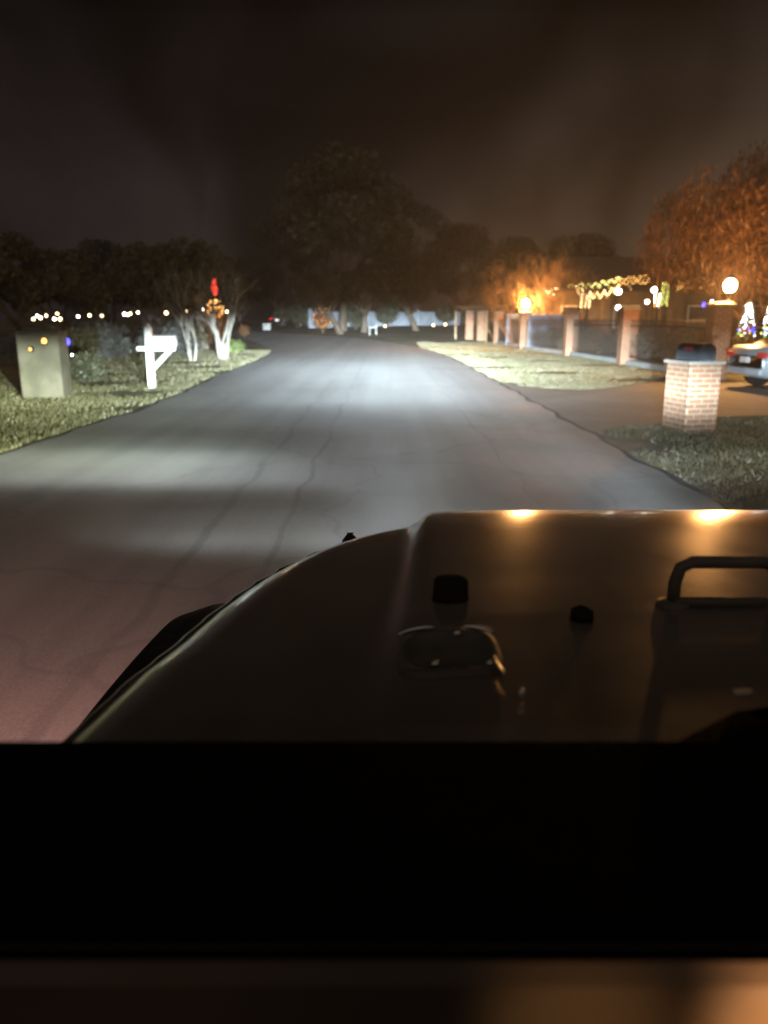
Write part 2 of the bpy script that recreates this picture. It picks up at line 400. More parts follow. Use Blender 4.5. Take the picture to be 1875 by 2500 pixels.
# ------------------------------------------------------------------ trees and shrubs
def leaves(centres, n, size, sq=1.0, strand=0.0):
    cs = np.array([c[:3] for c in centres]); rs = np.array([c[3] for c in centres])
    w = rs ** 2; idx = rng.choice(len(cs), n, p=w / w.sum())
    d = rng.normal(size=(n, 3)); d /= np.linalg.norm(d, axis=1)[:, None]
    r = rng.uniform(.35, 1.05, n) ** .6
    p = cs[idx] + d * (rs[idx] * r)[:, None] * np.array([1, 1, sq])
    a = rng.normal(size=(n, 3)); a[:, 2] *= 1 + strand; a /= np.linalg.norm(a, axis=1)[:, None]
    b = np.cross(a, rng.normal(size=(n, 3))); b /= np.linalg.norm(b, axis=1)[:, None]
    s = size * rng.uniform(.5, 1.3, n)
    a = a * s[:, None]; b = b * (s * (.55 if not strand else .13))[:, None]
    v = np.stack([p - a, p + b, p + a, p - b], 1).reshape(-1, 3)
    mb = MB(); mb.v = [tuple(x) for x in v.tolist()]; mb.f = [(i, i + 1, i + 2, i + 3) for i in range(0, 4 * n, 4)]
    return mb
def limb(mb, p, d, L, r, depth, tips, spread=.55, up=.25, n=6, kids=3):
    pts = [p.copy()]; rad = [r]; q = p.copy(); dd = d.copy()
    for i in range(4):
        dd = (dd + Vector((random.gauss(0, .13), random.gauss(0, .13), random.gauss(.02, .08) + up * .06))).normalized()
        q = q + dd * L / 4; pts.append(q.copy()); rad.append(r * (1 - .13 * (i + 1)))
    mb.tube(pts, rad, n, cap=False)
    if depth == 0: tips.append((q, dd)); return
    for k in range(kids):
        s = random.choice(pts[2:]) if k < kids - 1 else q
        nd_ = (dd + Vector((random.gauss(0, spread), random.gauss(0, spread), random.gauss(up, .25)))).normalized()
        limb(mb, s, nd_, L * random.uniform(.6, .8), r * .52, depth - 1, tips, spread, up, max(4, n - 1), kids)
def tree(name, loc, H, rad, label, trunk_r=.25, leaf='leafdark', nl=7000, size=.22, low=.35, bark='bark', lean=(0, 0), group='dark trees beyond the street', sq=.75, seed=1, nblob=26, strand=0.0):
    random.seed(seed)
    t = thing(name, label, 'tree', loc, 0, group); mb = MB(); tips = []
    top = Vector((lean[0], lean[1], H * low)); mb.tube([(0, 0, -.1), (lean[0] * .15, lean[1] * .15, .25), tuple(top * .55), tuple(top)], [trunk_r * 1.5, trunk_r, trunk_r * .85, trunk_r * .7], 10, False)
    for k in range(5):
        an = k * 1.256 + random.random(); d = Vector((math.cos(an) * .8, math.sin(an) * .8, .75)).normalized()
        limb(mb, top - Vector((0, 0, H * .03 * k)), d, rad * .62, trunk_r * .5, 2, tips)
    mb.build('trunk', MT[bark], t, True)
    cs = []
    for k in range(nblob):
        an = random.uniform(0, 6.28); e = random.uniform(-.55, 1) ; rr = rad * math.sqrt(max(0.05, 1 - e * e)) * random.uniform(.45, .9)
        cz = H * (low + 1) / 2 + e * H * (1 - low) * .43
        cs.append((top.x + rr * math.cos(an), top.y + rr * math.sin(an), cz, rad * random.uniform(.2, .36)))
    for (q, d) in tips[::3]: cs.append((q.x, q.y, q.z, rad * random.uniform(.14, .22)))
    leaves(cs, nl, size, sq, strand).build('crown', MT[leaf], t)
    return t
def shrub(name, loc, r, h, label, leaf='leafgrey', nl=1800, size=.05, group=None, cat='shrub', blobs=9, seed=1):
    random.seed(seed); t = thing(name, label, cat, loc, 0, group)
    mb = MB(); tips = []
    for k in range(5):
        an = k * 1.256; limb(mb, Vector((0, 0, -.03)), Vector((math.cos(an) * .5, math.sin(an) * .5, 1)).normalized(), h * .5, .022, 1, tips, n=5)
    mb.build('stems', MT['bark'], t)
    cs = [(0, 0, h * .5, min(r, h * .5) * .85)]
    for k in range(blobs):
        an = random.uniform(0, 6.28); rr = r * random.uniform(.3, .72); cs.append((rr * math.cos(an), rr * math.sin(an), random.uniform(.22, .78) * h, r * random.uniform(.26, .42)))
    leaves(cs, nl, size, .9).build('foliage', MT[leaf], t); return t
def bare_tree(name, loc, H, label, mat='twig', stems=5, r=.035, group=None, depth=3, spread=.4, seed=2, cat='tree', lean=.35, leaf=None, nl=0, kids=3, up=.35):
    random.seed(seed); t = thing(name, label, cat, loc, 0, group); mb = MB(); tw = MB(); tips = []
    for k in range(stems):
        an = k * 6.283 / stems + random.random() * .5
        limb(mb, Vector((.08 * math.cos(an), .08 * math.sin(an), -.05)), Vector((lean * math.cos(an), lean * math.sin(an), 1)).normalized(), H * .42, r, depth, tips, spread, up, 6, kids)
    for (q, d) in tips:
        for k in range(4):
            e = q + (d + Vector((random.gauss(0, .5), random.gauss(0, .5), random.gauss(.25, .3)))) * H * .09
            mb.tube([q, (q + e) / 2 + Vector((random.gauss(0, .02), random.gauss(0, .02), 0)), e], [.008, .006, .003], 3, False)
    mb.build('trunk', MT[mat], t, True)
    if leaf: leaves([(q.x, q.y, q.z, H * .085) for q, d in tips], nl, .06).build('crown', MT[leaf], t)
    return t

# tall dark trees behind everything
TL = 'trees dark against the night sky'
tree('oak_tree', gx(835, 74), 16.2, 6.4, 'tallest broad dark oak standing over the far bend in the road', .42, nl=16000, size=.30, low=.26, seed=3, group=TL, nblob=40, lean=(.3, 0))
spec = [(690, 92, 12.5, 5.5, 'dark tree left of the tallest oak, behind the far parked car'), (585, 100, 8.0, 4.6, 'low dark tree far behind the road where it leaves to the left'),
        (470, 66, 7.2, 4.2, 'dark tree directly behind the red lit ornament'), (380, 60, 6.6, 3.6, 'dark tree behind the white timber mailbox'), (270, 63, 6.6, 4.4, 'dark tree behind the middle of the bulb string'),
        (160, 58, 5.8, 3.8, 'dark tree behind the blue garden light'), (45, 55, 6.8, 4.4, 'dark tree at the left edge of the photo above the bulb string'),
        (1005, 104, 15.5, 6.0, 'dark tree right of the tallest oak, behind the white wall'), (1130, 96, 11.5, 5.4, 'dark tree above the far end of the timber entry'),
        (1245, 84, 8.5, 5.0, 'dark tree behind the first glowing pillar lantern'), (1395, 72, 8.2, 4.6, 'dark tree behind the left end of the house roof')]
for i, (u, Y, H, r, lb) in enumerate(spec):
    tree('background_tree', gx(u, Y), H, r, lb, .28, nl=12000, size=.17, low=.20, seed=20 + i, group=TL)
# trees in front of the white wall with low hanging crowns
for i, (u, Y, ln, lb) in enumerate(((832, 68, (-1.1, 0), 'leaning tree crossing the left end of the white wall'), (889, 71, (.1, 0), 'upright tree in the gap between the white wall panels'), (1016, 75, (-.8, 0), 'thick leaning tree before the right half of the white wall'))):
    tree('street_tree', gx(u, Y), 5.6, 2.7, lb, .26, leaf='leafdull', nl=3800, size=.13, low=.34, bark='bark', lean=ln, seed=60 + i, group='trees before the white wall', sq=.8)
for i, (u, Y, r, h, lb) in enumerate(((868, 76, 1.3, 2.6, 'dark bush before the white wall, between the leaning tree and the upright tree'), (945, 80, 1.6, 2.9, 'rounded dark bush covering the middle of the white wall'), (725, 84, 2.6, 2.9, 'dark bush between the far car and the white wall'), (1090, 90, 1.5, 3.0, 'dark bush over the right end of the white wall'))):
    shrub('wall_bush', gx(u, Y), r, h, lb, 'leafdark', 1700, .12, 'bushes at the white wall', seed=70 + i)

# left verge: pale barked small trees
bare_tree('crape_myrtle', gx(464, 31.0), 3.4, 'slim pale barked tree with forking bare stems just behind the white mailbox', 'palebark', 3, .060, 'pale barked trees', 2, .35, 5, lean=.28, leaf='leafdull', nl=900)
bare_tree('crape_myrtle', gx(540, 32.5), 3.6, 'pale barked tree with thick twin stems beside the green weeds at the road bend', 'palebark', 4, .095, 'pale barked trees', 2, .30, 8, lean=.2, leaf='leafdull', nl=1000)
bare_tree('crape_myrtle', gx(499, 44.0), 3.8, 'farther pale trunk seen between the two nearer pale barked trees', 'palebark', 2, .15, 'pale barked trees', 2, .3, 11, lean=.12, leaf='leafdull', nl=900)
shrub('weed_clump', gx(568, 34), .55, .95, 'bright green weeds growing at the foot of the pale trees', 'leafgreen', 900, .05, seed=81)
for i, (u, Y, r, h, lf, lb) in enumerate(((60, 27, 1.2, 1.15, 'leafgrey', 'grey leaved shrub left of the pale rendered pillar'), (150, 29, 1.5, 1.35, 'leafdull', 'shrub behind the blue garden light'),
        (235, 32, 1.7, 1.45, 'leafgrey', 'silvery shrub between the blue light and the mailbox'), (318, 34, 1.6, 1.6, 'leafgrey', 'silvery shrub just left of the mailbox post'),
        (400, 36, 1.6, 1.6, 'leafgrey', 'silvery shrub just right of the mailbox behind its box'), (452, 40, 1.5, 1.5, 'leafdull', 'shrub behind the slim forked pale tree'))):
    shrub('garden_shrub', gx(u, Y), r, h, lb, lf, 3600, .05, 'shrubs along the left garden', seed=90 + i, blobs=14)
shrub('round_bush', gx(190, 20.5), .62, .80, 'dark rounded low bush on the grass beneath the blue light', 'leafdark', 2600, .04, seed=99, blobs=12)
# tree('street_tree', gx(2, 19), 6.5, 2.3, 'dark trunk at the far left edge beside the pale rendered pillar', .27, nl=3000, size=.16, low=.5, seed=130)

# right: amber lit willow and bare shrubs behind the fence
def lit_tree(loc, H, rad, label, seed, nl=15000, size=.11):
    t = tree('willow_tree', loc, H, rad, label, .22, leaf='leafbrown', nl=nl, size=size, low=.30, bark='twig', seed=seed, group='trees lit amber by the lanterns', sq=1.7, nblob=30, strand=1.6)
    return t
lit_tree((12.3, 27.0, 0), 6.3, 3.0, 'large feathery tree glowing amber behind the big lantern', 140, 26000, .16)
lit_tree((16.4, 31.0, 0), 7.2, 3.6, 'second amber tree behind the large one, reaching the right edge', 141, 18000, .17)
bare_tree('bare_shrub', gx(1262, 47.5), 4.6, 'bare branched amber lit shrub wrapped round the first pillar lantern', 'twig', 7, .035, 'bare shrubs behind the fence', 3, .42, 31, 'shrub', .55)
bare_tree('bare_shrub', gx(1345, 44), 4.4, 'fan shaped bare shrub between the second and third brick pillars', 'twig', 8, .04, 'bare shrubs behind the fence', 3, .32, 32, 'shrub', .5)
bare_tree('bare_shrub', gx(1215, 54), 3.8, 'bare shrub behind the bright orange pillar head', 'twig', 6, .035, 'bare shrubs behind the fence', 3, .5, 33, 'shrub', .6)
bare_tree('bare_shrub', gx(1405, 40), 3.6, 'bare shrub below the left end of the golden garland', 'twig', 5, .035, 'bare shrubs behind the fence', 3, .4, 34, 'shrub', .5)
for i, (u, Y, r, h, lb) in enumerate(((1440, 37, 1.7, 1.5, 'low shrub behind the fence, left of the fourth brick pillar'), (1560, 31.5, 1.7, 1.5, 'low shrub behind the fence, right of the fourth brick pillar'), (1632, 28, 1.5, 1.45, 'low shrub behind the fence, straight behind the brick letterbox'), (1350, 42, 1.3, 1.3, 'low shrub behind the fence at the foot of the fan shaped bare shrub'))):
    shrub('fence_shrub', gx(u, Y), r, h, lb, 'leafdull', 3000, .055, 'shrubs behind the brick fence', seed=150 + i, blobs=13)

# ------------------------------------------------------------------ brick pillars and iron fence on the right
def pillar(loc, H, w, label, mat='brick', group='brick pillars of the fence'):
    t = thing('brick_pillar', label, 'pillar', loc, 0, group)
    MB().box((0, 0, H / 2), (w, w, H), bev=.006).build('shaft', MT[mat], t)
    mb = MB().box((0, 0, H + .035), (w + .10, w + .10, .07), bev=.012); mb.box((0, 0, H + .10), (w + .02, w + .02, .06), bev=.01, taper=.8)
    mb.build('cap', MT['cap'], t); return t
PILL = [(9.0, 21.3, 'last brick pillar, carrying the big lantern beside the parked car'), (8.8, 28.5, 'brick pillar nearest the brick letterbox without a lantern'), (8.5, 35.9, 'brick pillar between the fan shaped shrub and the golden garland'),
        (7.8, 43.9, 'brick pillar carrying the smaller glowing lantern'), (7.7, 53.5, 'brick pillar with a bright orange head left of the smaller lantern'), (6.9, 56.5, 'middle brick pillar under the timber entry beams'), (6.3, 58.5, 'farthest brick pillar at the left end of the timber entry')]
for i, (x, y, lb) in enumerate(PILL): pillar((x, y, hgt(y)), 1.93 if i < 4 else 1.95, .56 if i else .50, lb)
def fence_panel(a, b, label):
    a = Vector(a); b = Vector(b); d = b - a; L = d.length; an = math.atan2(d.y, d.x); L -= .62
    t = thing('iron_fence_panel', label, 'fence', (a + b) / 2, an, 'iron fence panels between the brick pillars')
    dz = (b.z - a.z)
    mb = MB().box((0, 0, .09), (L, .22, .18), bev=.02); mb.build('kerb_stone', MT['kerb'], t)
    mb = MB(); n = int(L / .13)
    for k in range(n + 1):
        x = -L / 2 + .04 + (L - .08) * k / n; mb.tube([(x, 0, .18), (x, 0, 1.52)], .009, 5)
        mb.lathe((x, 0, 1.52), [(.009, 0), (.018, .03), (.001, .09)], 5)
    mb.build('bars', MT['iron'], t)
    for z in (.30, 1.38): MB().box((0, 0, z), (L, .035, .04)).build('rail', MT['iron'], t)
    return t
PN = ['iron fence panel from the big lantern pillar to the nearest plain pillar', 'iron fence panel between the two plain brick pillars', 'iron fence panel at the foot of the fan shaped shrub', 'iron fence panel left of the smaller lantern pillar']
for i in range(4):
    a, b = PILL[i], PILL[i + 1]
    fence_panel((a[0], a[1], hgt(a[1])), (b[0], b[1], hgt(b[1])), PN[i])
# pale sunken kerb from the letterbox side to the driveway
# timber entry beams
t = thing('timber_entry', 'weathered timber beams of an entry roof over the farthest brick pillars', 'pergola', (6.9, 56.6, hgt(56)), math.atan2(5, -1.4))
for y in (-.3, .3): MB().box((0, y, 2.22), (6.2, .10, .2), bev=.01).build('beam', MT['wood'], t)
for k in range(9): MB().box((-2.7 + k * .67, 0, 2.38), (.08, 1.6, .12), bev=.008).build('rafter', MT['wood'], t)
for x in (-2.9, 2.9): MB().box((x, .8, 1.06), (.12, .12, 2.12), bev=.01).build('post', MT['wood'], t)
# blue grey sheets behind the fence
for (u, Y, w, h, lb) in ((1253, 48.5, 1.9, 1.75, 'narrow blue grey sheet panel left of the smaller lantern pillar'), (1312, 42.2, 2.0, 1.7, 'blue grey sheet panel with pale scuffs right of the smaller lantern pillar')):
    p = gx(u, Y); p.x += .5
    t = thing('sheet_gate', lb, 'gate', p, math.atan2(7.4, -.9) + .9, 'blue grey sheet gates behind the fence')
    MB().box((0, 0, h / 2 + .1), (w, .03, h), bev=.004).build('sheet', MT['bluepanel'], t)
    mb = MB(); 
    for x in (-w / 2, w / 2): mb.box((x, -.03, h / 2 + .08), (.06, .05, h + .16))
    mb.box((0, -.03, h + .12), (w, .05, .06)); mb.box((0, -.03, .12), (w, .05, .06)); mb.build('frame', MT['carsilver'], t)

# lanterns on pillars
def lantern(loc, label, s, power, globe=.16):
    t = thing('pillar_lantern', label, 'lantern', loc, 0, 'glowing lanterns on brick pillars')
    MB().lathe((0, 0, 0), [(.09 * s, 0), (.10 * s, .02), (.035 * s, .05), (.03 * s, .16 * s), (.07 * s, .19 * s)], 14).build('stem', MT['iron'], t, True)
    MB().ball((0, 0, .19 * s + globe), globe, 18, 1.1).build('globe', MT['e_lamp'], t, True).visible_shadow = False
    MB().lathe((0, 0, .19 * s + globe * 2.05), [(globe * .75, 0), (globe * .5, .05 * s), (.02, .10 * s), (.012, .16 * s)], 14).build('cap', MT['iron'], t, True)
    lamp('lantern_light', 'POINT', (0, 0, .19 * s + globe), (1, .44, .13), power, globe, t)
lantern((7.8, 43.9, 2.06), 'smaller glowing round lantern on the fourth brick pillar, above the iron fence', .9, 5000, .22)
lantern((9.2, 21.3, 2.06), 'largest and brightest lantern, on the pillar at the right above the parked car', 1.3, 2300, .165)

# ------------------------------------------------------------------ brick letterbox column near the car
t = thing('brick_letterbox', 'short brick column by the driveway with a dark metal letterbox and red flag on top', 'mailbox', (4.50, 11.35, 0), R(12))
MB().box((0, 0, .49), (.50, .60, .98), bev=.008).build('column', MT['brick_near'], t)
MB().box((0, 0, 1.005), (.58, .68, .05), bev=.012).build('capstone', MT['cap'], t)
prof = [(-.13, 0), (.13, 0), (.13, .13)] + [(.13 * math.cos(a), .13 + .11 * math.sin(a)) for a in [R(20 * k) for k in range(1, 9)]] + [(-.13, .13)]
mb = MB(); n = len(prof)
mb.v = [(x, -.27, 1.03 + z) for x, z in prof] + [(x, .27, 1.03 + z) for x, z in prof]
mb.f = [tuple(range(n)), tuple(range(2 * n - 1, n - 1, -1))] + [(i, i + n, (i + 1) % n + n, (i + 1) % n) for i in range(n)]
mb.build('box', MT['metalbox'], t)
mb = MB(); mb.v = [(x * 1.04, -.30, 1.03 + z * 1.03) for x, z in prof] + [(x * 1.04, -.272, 1.03 + z * 1.03) for x, z in prof]
mb.f = [tuple(range(n)), tuple(range(2 * n - 1, n - 1, -1))] + [(i, i + n, (i + 1) % n + n, (i + 1) % n) for i in range(n)]
dr = mb.build('door', MT['metalbox'], t)
MB().tube([(-.03, -.315, 1.24), (.03, -.315, 1.24)], .009, 6).build('handle', MT['chrome'], dr)
MB().box((-.147, -.06, 1.20), (.008, .20, .045), bev=.003).build('flag', MT['redpaint'], t)

# ------------------------------------------------------------------ white timber mailbox on the left
t = thing('timber_mailbox', 'white painted timber mailbox with diagonal brace on the left grass verge', 'mailbox', gx(360, 18.6), R(0))
MB().box((0, 0, .70), (.15, .14, 1.42), bev=.008).build('post', MT['white'], t)
MB().lathe((0, 0, 1.40), [(.075, 0), (.09, .02), (.06, .045), (.01, .11)], 4).build('post_cap', MT['white'], t)
MB().box((.16, 0, .93), (.90, .09, .09), bev=.006).build('arm', MT['white'], t)
mb = MB(); mb.tube([(.02, -.0, .42), (.50, 0, .90)], .055, 4); mb.build('brace', MT['white'], t)
prof = [(-.105, 0), (.105, 0), (.105, .13)] + [(.105 * math.cos(a), .13 + .09 * math.sin(a)) for a in [R(20 * k) for k in range(1, 9)]] + [(-.105, .13)]
n = len(prof)
def mbx(x0, x1, s, name, mat, par):
    mb = MB(); mb.v = [(x0, y * s, .985 + z * s) for y, z in prof] + [(x1, y * s, .985 + z * s) for y, z in prof]
    mb.f = [tuple(range(n)), tuple(range(2 * n - 1, n - 1, -1))] + [(i, i + n, (i + 1) % n + n, (i + 1) % n) for i in range(n)]
    return mb.build(name, mat, par)
mbx(.08, .60, 1.12, 'box', MT['white'], t); d = mbx(.602, .625, 1.17, 'door', MT['white'], t)
MB().box((.635, 0, 1.16), (.02, .05, .02)).build('handle', MT['chrome'], d)
MB().box((.30, -.115, 1.13), (.18, .008, .04)).build('flag', MT['white'], t)

# pale pillar at left edge
t = thing('gate_pillar', 'broad pale rendered pillar on the grass at the left edge of the photo', 'pillar', gx(98, 16.4), R(8))
MB().box((0, 0, .66), (.82, .74, 1.32), bev=.02).build('shaft', MT['stucco'], t)
MB().box((0, 0, 1.345), (.86, .78, .05), bev=.015).build('cap', MT['stucco'], t)

# ------------------------------------------------------------------ white wall far away
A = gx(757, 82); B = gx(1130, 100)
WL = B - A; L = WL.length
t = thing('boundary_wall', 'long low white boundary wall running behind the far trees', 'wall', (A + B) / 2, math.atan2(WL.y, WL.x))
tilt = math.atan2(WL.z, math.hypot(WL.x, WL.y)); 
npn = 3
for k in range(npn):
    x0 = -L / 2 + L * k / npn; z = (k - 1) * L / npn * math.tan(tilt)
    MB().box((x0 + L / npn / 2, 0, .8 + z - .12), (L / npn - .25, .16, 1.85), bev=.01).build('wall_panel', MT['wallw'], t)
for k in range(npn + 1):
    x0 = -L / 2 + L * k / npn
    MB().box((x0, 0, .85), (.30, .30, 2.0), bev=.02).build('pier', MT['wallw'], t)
# small white post rail sign before the wall
t = thing('marker_posts', 'pair of short white posts joined by a rail before the white wall', 'post', gx(910, 66), R(4))
for x in (-.28, .28): MB().box((x, 0, .42), (.10, .10, .84), bev=.01).build('post', MT['kerb'], t)
MB().box((0, -.06, .62), (.62, .03, .12), bev=.005).build('rail', MT['kerb'], t)
t = thing('utility_box', 'small pale utility box on the verge left of the far car', 'box', gx(650, 76), R(20))
MB().box((0, 0, .28), (.7, .45, .56), bev=.02).build('cabinet', MT['kerb'], t)
MB().box((0, 0, .58), (.78, .52, .05), bev=.01).build('lid', MT['kerb'], t)
# ground lights by the wall
for (u, v, lb) in ((940, 797, 'warm ground light at the wall foot beside the short white posts'), (1058, 795, 'brighter warm ground light right of the thick leaning tree'), (1087, 793, 'warm ground light nearest the brick pillars')):
    Y = 72; p = P(u, v, Y)
    t = thing('path_light', lb, 'light', (p.x, Y, hgt(Y)), 0, 'warm lights at the foot of the white wall'); z = max(.12, p.z - hgt(Y))
    MB().tube([(0, 0, -.05), (0, 0, z)], .02, 6).build('stake', MT['iron'], t)
    MB().ball((0, 0, z + .03), .085, 10).build('bulb', MT['e_warm'], t, True)

# ------------------------------------------------------------------ cars
def car(name, loc, rz, paint, label, lights=True):
    """saloon: x = length (rear at -x), built from a lofted body shell"""
    t = thing(name, label, 'car', loc, rz)
    L = 4.6; st = []
    #        x,   half width, sill z, belt z
    body = [(-2.30, .70, .42, .78), (-2.27, .80, .34, .90), (-2.15, .86, .28, .98), (-1.6, .90, .26, 1.01), (-.6, .91, .25, .99), (.6, .91, .25, .96), (1.3, .90, .26, .93), (1.9, .86, .28, .84), (2.2, .78, .32, .72), (2.3, .66, .40, .60)]
    mb = MB()
    for (x, w, z0, z1) in body:
        zm = z0 + (z1 - z0) * .6
        r = [(w * .86, z0), (w, z0 + .08), (w * 1.0, zm), (w * .97, z1 - .05), (w * .90, z1)]
        ring = [(x, a, b) for a, b in r] + [(x, -a, b) for a, b in r[::-1]]
        mb.v += ring
    m_ = 10
    for i in range(len(body) - 1):
        for k in range(m_):
            j = (k + 1) % m_; mb.f.append((i * m_ + k, i * m_ + j, (i + 1) * m_ + j, (i + 1) * m_ + k))
    mb.f.append(tuple(range(m_))); mb.f.append(tuple((len(body) - 1) * m_ + k for k in range(m_ - 1, -1, -1)))
    mb.build('body', MT[paint], t, True)
    cab = [(-1.75, .74, .99, 1.00), (-1.05, .68, .99, 1.40), (-.3, .66, .99, 1.46), (.35, .66, .98, 1.42), (1.15, .74, .93, .955)]
    mb = MB()
    for (x, w, z0, z1) in cab:
        mb.v += [(x, w + .10 * (z1 > 1.1) + .04, z0 - .02), (x, w * .92, z1), (x, -w * .92, z1), (x, -(w + .10 * (z1 > 1.1) + .04), z0 - .02)]
    for i in range(4):
        for k in range(4):
            j = (k + 1) % 4; mb.f.append((i * 4 + k, i * 4 + j, (i + 1) * 4 + j, (i + 1) * 4 + k))
    mb.f.append((0, 1, 2, 3)); mb.f.append((19, 18, 17, 16))
    mb.build('windows', MT['darkglass'], t)
    MB().box((-.35, 0, 1.455), (1.35, 1.18, .04), bev=.018).build('roof', MT[paint], t)
    for x in (-1.42, 1.42):
        for y in (-.84, .84):
            mb = MB(); mb.tube([(x, y - .11, .33), (x, y + .11, .33)], .33, 24); w_ = mb.build('wheel', MT['rubber'], t)
            mb = MB(); s = 1 if y > 0 else -1; mb.tube([(x, y + s * .10, .33), (x, y + s * .118, .33)], [.22, .20], 16); mb.build('rim', MT['chrome'], w_)
    for y in (-.66, .66): MB().box((-2.285, y, .80), (.07, .36, .13), bev=.02).build('tail_light', MT['e_tail' if lights else 'redpaint'], t)
    MB().box((-2.31, 0, .68), (.02, .40, .13), bev=.004).build('number_plate', MT['e_plate' if lights else 'white'], t)
    MB().box((-2.30, 0, .42), (.10, 1.45, .16), bev=.03).build('bumper', MT[paint], t)
    for y in (-.98, .98): MB().box((.75, y, 1.0), (.16, .16, .11), bev=.03).build('mirror', MT[paint], t)
    return t
car('parked_car', (10.75, 18.6, .012), R(6), 'carsilver', 'silver blue parked car in the right driveway below the big lantern', False)
car('parked_car', gx(690, 88) , R(82), 'cardark', 'dark car with red tail lights far ahead where the road bends')

# ------------------------------------------------------------------ house behind the fence on the right
HX, HY = 17.5, 47.0
t = thing('house', 'low house behind the fence with light garlands along its eaves', 'house', (HX, HY, hgt(47)), R(-4))
MB().box((0, 3.6, 1.6), (16.5, 7, 3.2)).build('wall', MT['housewall'], t)
mb = MB(); mb.v = [(-9, -.6, 3.35), (9, -.6, 3.35), (9, 7.8, 3.35), (-9, 7.8, 3.35), (-6.5, 3.6, 5.4), (6.5, 3.6, 5.4), (-9, -.6, 3.2), (9, -.6, 3.2), (9, 7.8, 3.2), (-9, 7.8, 3.2)]
mb.f = [(0, 1, 5, 4), (2, 3, 4, 5), (1, 2, 5), (3, 0, 4), (6, 7, 1, 0), (7, 8, 2, 1), (8, 9, 3, 2), (9, 6, 0, 3), (9, 8, 7, 6)]
rf = mb.build('roof', MT['roof'], t)
MB().box((3, 4.5, 5.4), (.7, .7, 1.3), bev=.02).build('chimney', MT['brick'], rf)
for x in (-6.2, -3.1, 1.2, 4.6):
    w_ = MB().box((x, .06, 1.75), (1.5, .10, 1.3), bev=.01).build('window', MT['white'], t)
    MB().box((x, -.005, 1.75), (1.34, .03, 1.14)).build('pane', MT['darkglass'], w_)
d = MB().box((-.9, .06, 1.1), (1.0, .10, 2.15), bev=.01).build('door', MT['wood'], t)
MB().ball((-.55, -.03, 1.05), .04).build('handle', MT['chrome'], d)
for x in (-7.8, -4.6, -.9, 2.8, 6.4): MB().box((x, -.45, 1.6), (.18, .18, 3.2), bev=.02).build('porch_post', MT['housewall'], t)

# ------------------------------------------------------------------ strings of bulbs
BALL = {}
def bulb_mesh(mat, r):
    k = (mat, round(r, 3))
    if k not in BALL:
        o = MB().ball((0, 0, 0), r, 8).build('bulb', MT[mat], None, True); BALL[k] = o.data; bpy.data.objects.remove(o)
    return BALL[k]
def string(name, label, pts, mats, r, wire=True, cat='string lights', group=None, wmat='iron', extra=None):
    o0 = Vector(pts[0]); t = thing(name, label, cat, o0, 0, group)
    for i, p in enumerate(pts):
        b = bpy.data.objects.new('bulb', bulb_mesh(mats[i % len(mats)], r if not hasattr(r, '__len__') else r[i % len(r)])); COL.objects.link(b); b.parent = t; b.location = Vector(p) - o0
    if wire:
        mb = MB(); mb.tube([Vector(p) - o0 for p in pts], .008, 4); mb.build('wire', MT[wmat], t)
    return t
# left street of warm white bulbs
LY = 50
lf = [(82, 779), (91, 771), (99, 776), (113, 771), (133, 779), (140, 766), (147, 779), (191, 773), (219, 770), (249, 771), (304, 767), (312, 769), (318, 766), (337, 763), (406, 764), (456, 760), (496, 757), (554, 761)]
pts = [P(u, v, LY) for u, v in lf]
st = string('bulb_string', 'long row of warm white bulbs strung along the dark left gardens', pts, ['e_warm', 'e_white', 'e_warm'], [.085, .07, .10, .075], wire=False)
mb = MB()
for a, b in zip(pts[:-1], pts[1:]):
    m_ = (a + b) / 2 - Vector((0, 0, .04 * (b - a).length ** .5)); mb.tube([a - pts[0], m_ - pts[0], b - pts[0]], .01, 4, False)
mb.build('wire', MT['iron'], st)
for i in (0, 6, 9, 13, 15, 17):
    p = pts[i] - pts[0]; MB().tube([(p.x, p.y + .03, hgt(LY) - pts[0].z), (p.x, p.y + .03, p.z + .1)], .03, 6).build('pole', MT['iron'], st)

# left garden lights
for (u, v, mt, r, lb) in ((108, 833, 'e_amber', .05, 'amber light on the face of the pale rendered pillar, upper of two'), (74, 853, 'e_amber', .03, 'amber light on the face of the pale rendered pillar, lower and dimmer of two'), (163, 835, 'e_blue', .08, 'deep blue garden light right of the pale rendered pillar'), (176, 867, 'e_white', .025, 'tiny white garden light over the dark round bush')):
    Y = 15.93 if mt == 'e_amber' else 19.6; p = P(u, v, Y)
    t = thing('garden_light', lb, 'light', (p.x, Y, 0), 0, 'coloured garden lights on the left')
    if mt == 'e_amber': MB().box((0, .05, p.z), (.07, .10, .10), bev=.01).build('wall_bracket', MT['iron'], t)
    else: MB().tube([(0, 0, -.05), (0, 0, p.z - .02)], .009, 6).build('stake', MT['iron'], t)
    MB().lathe((0, 0, p.z - r), [(r * .6, -.02), (r * .7, 0), (r * .5, .02)], 10).build('collar', MT['iron'], t)
    MB().ball((0, 0, p.z), r, 12, 1.2).build('bulb', MT[mt], t, True)

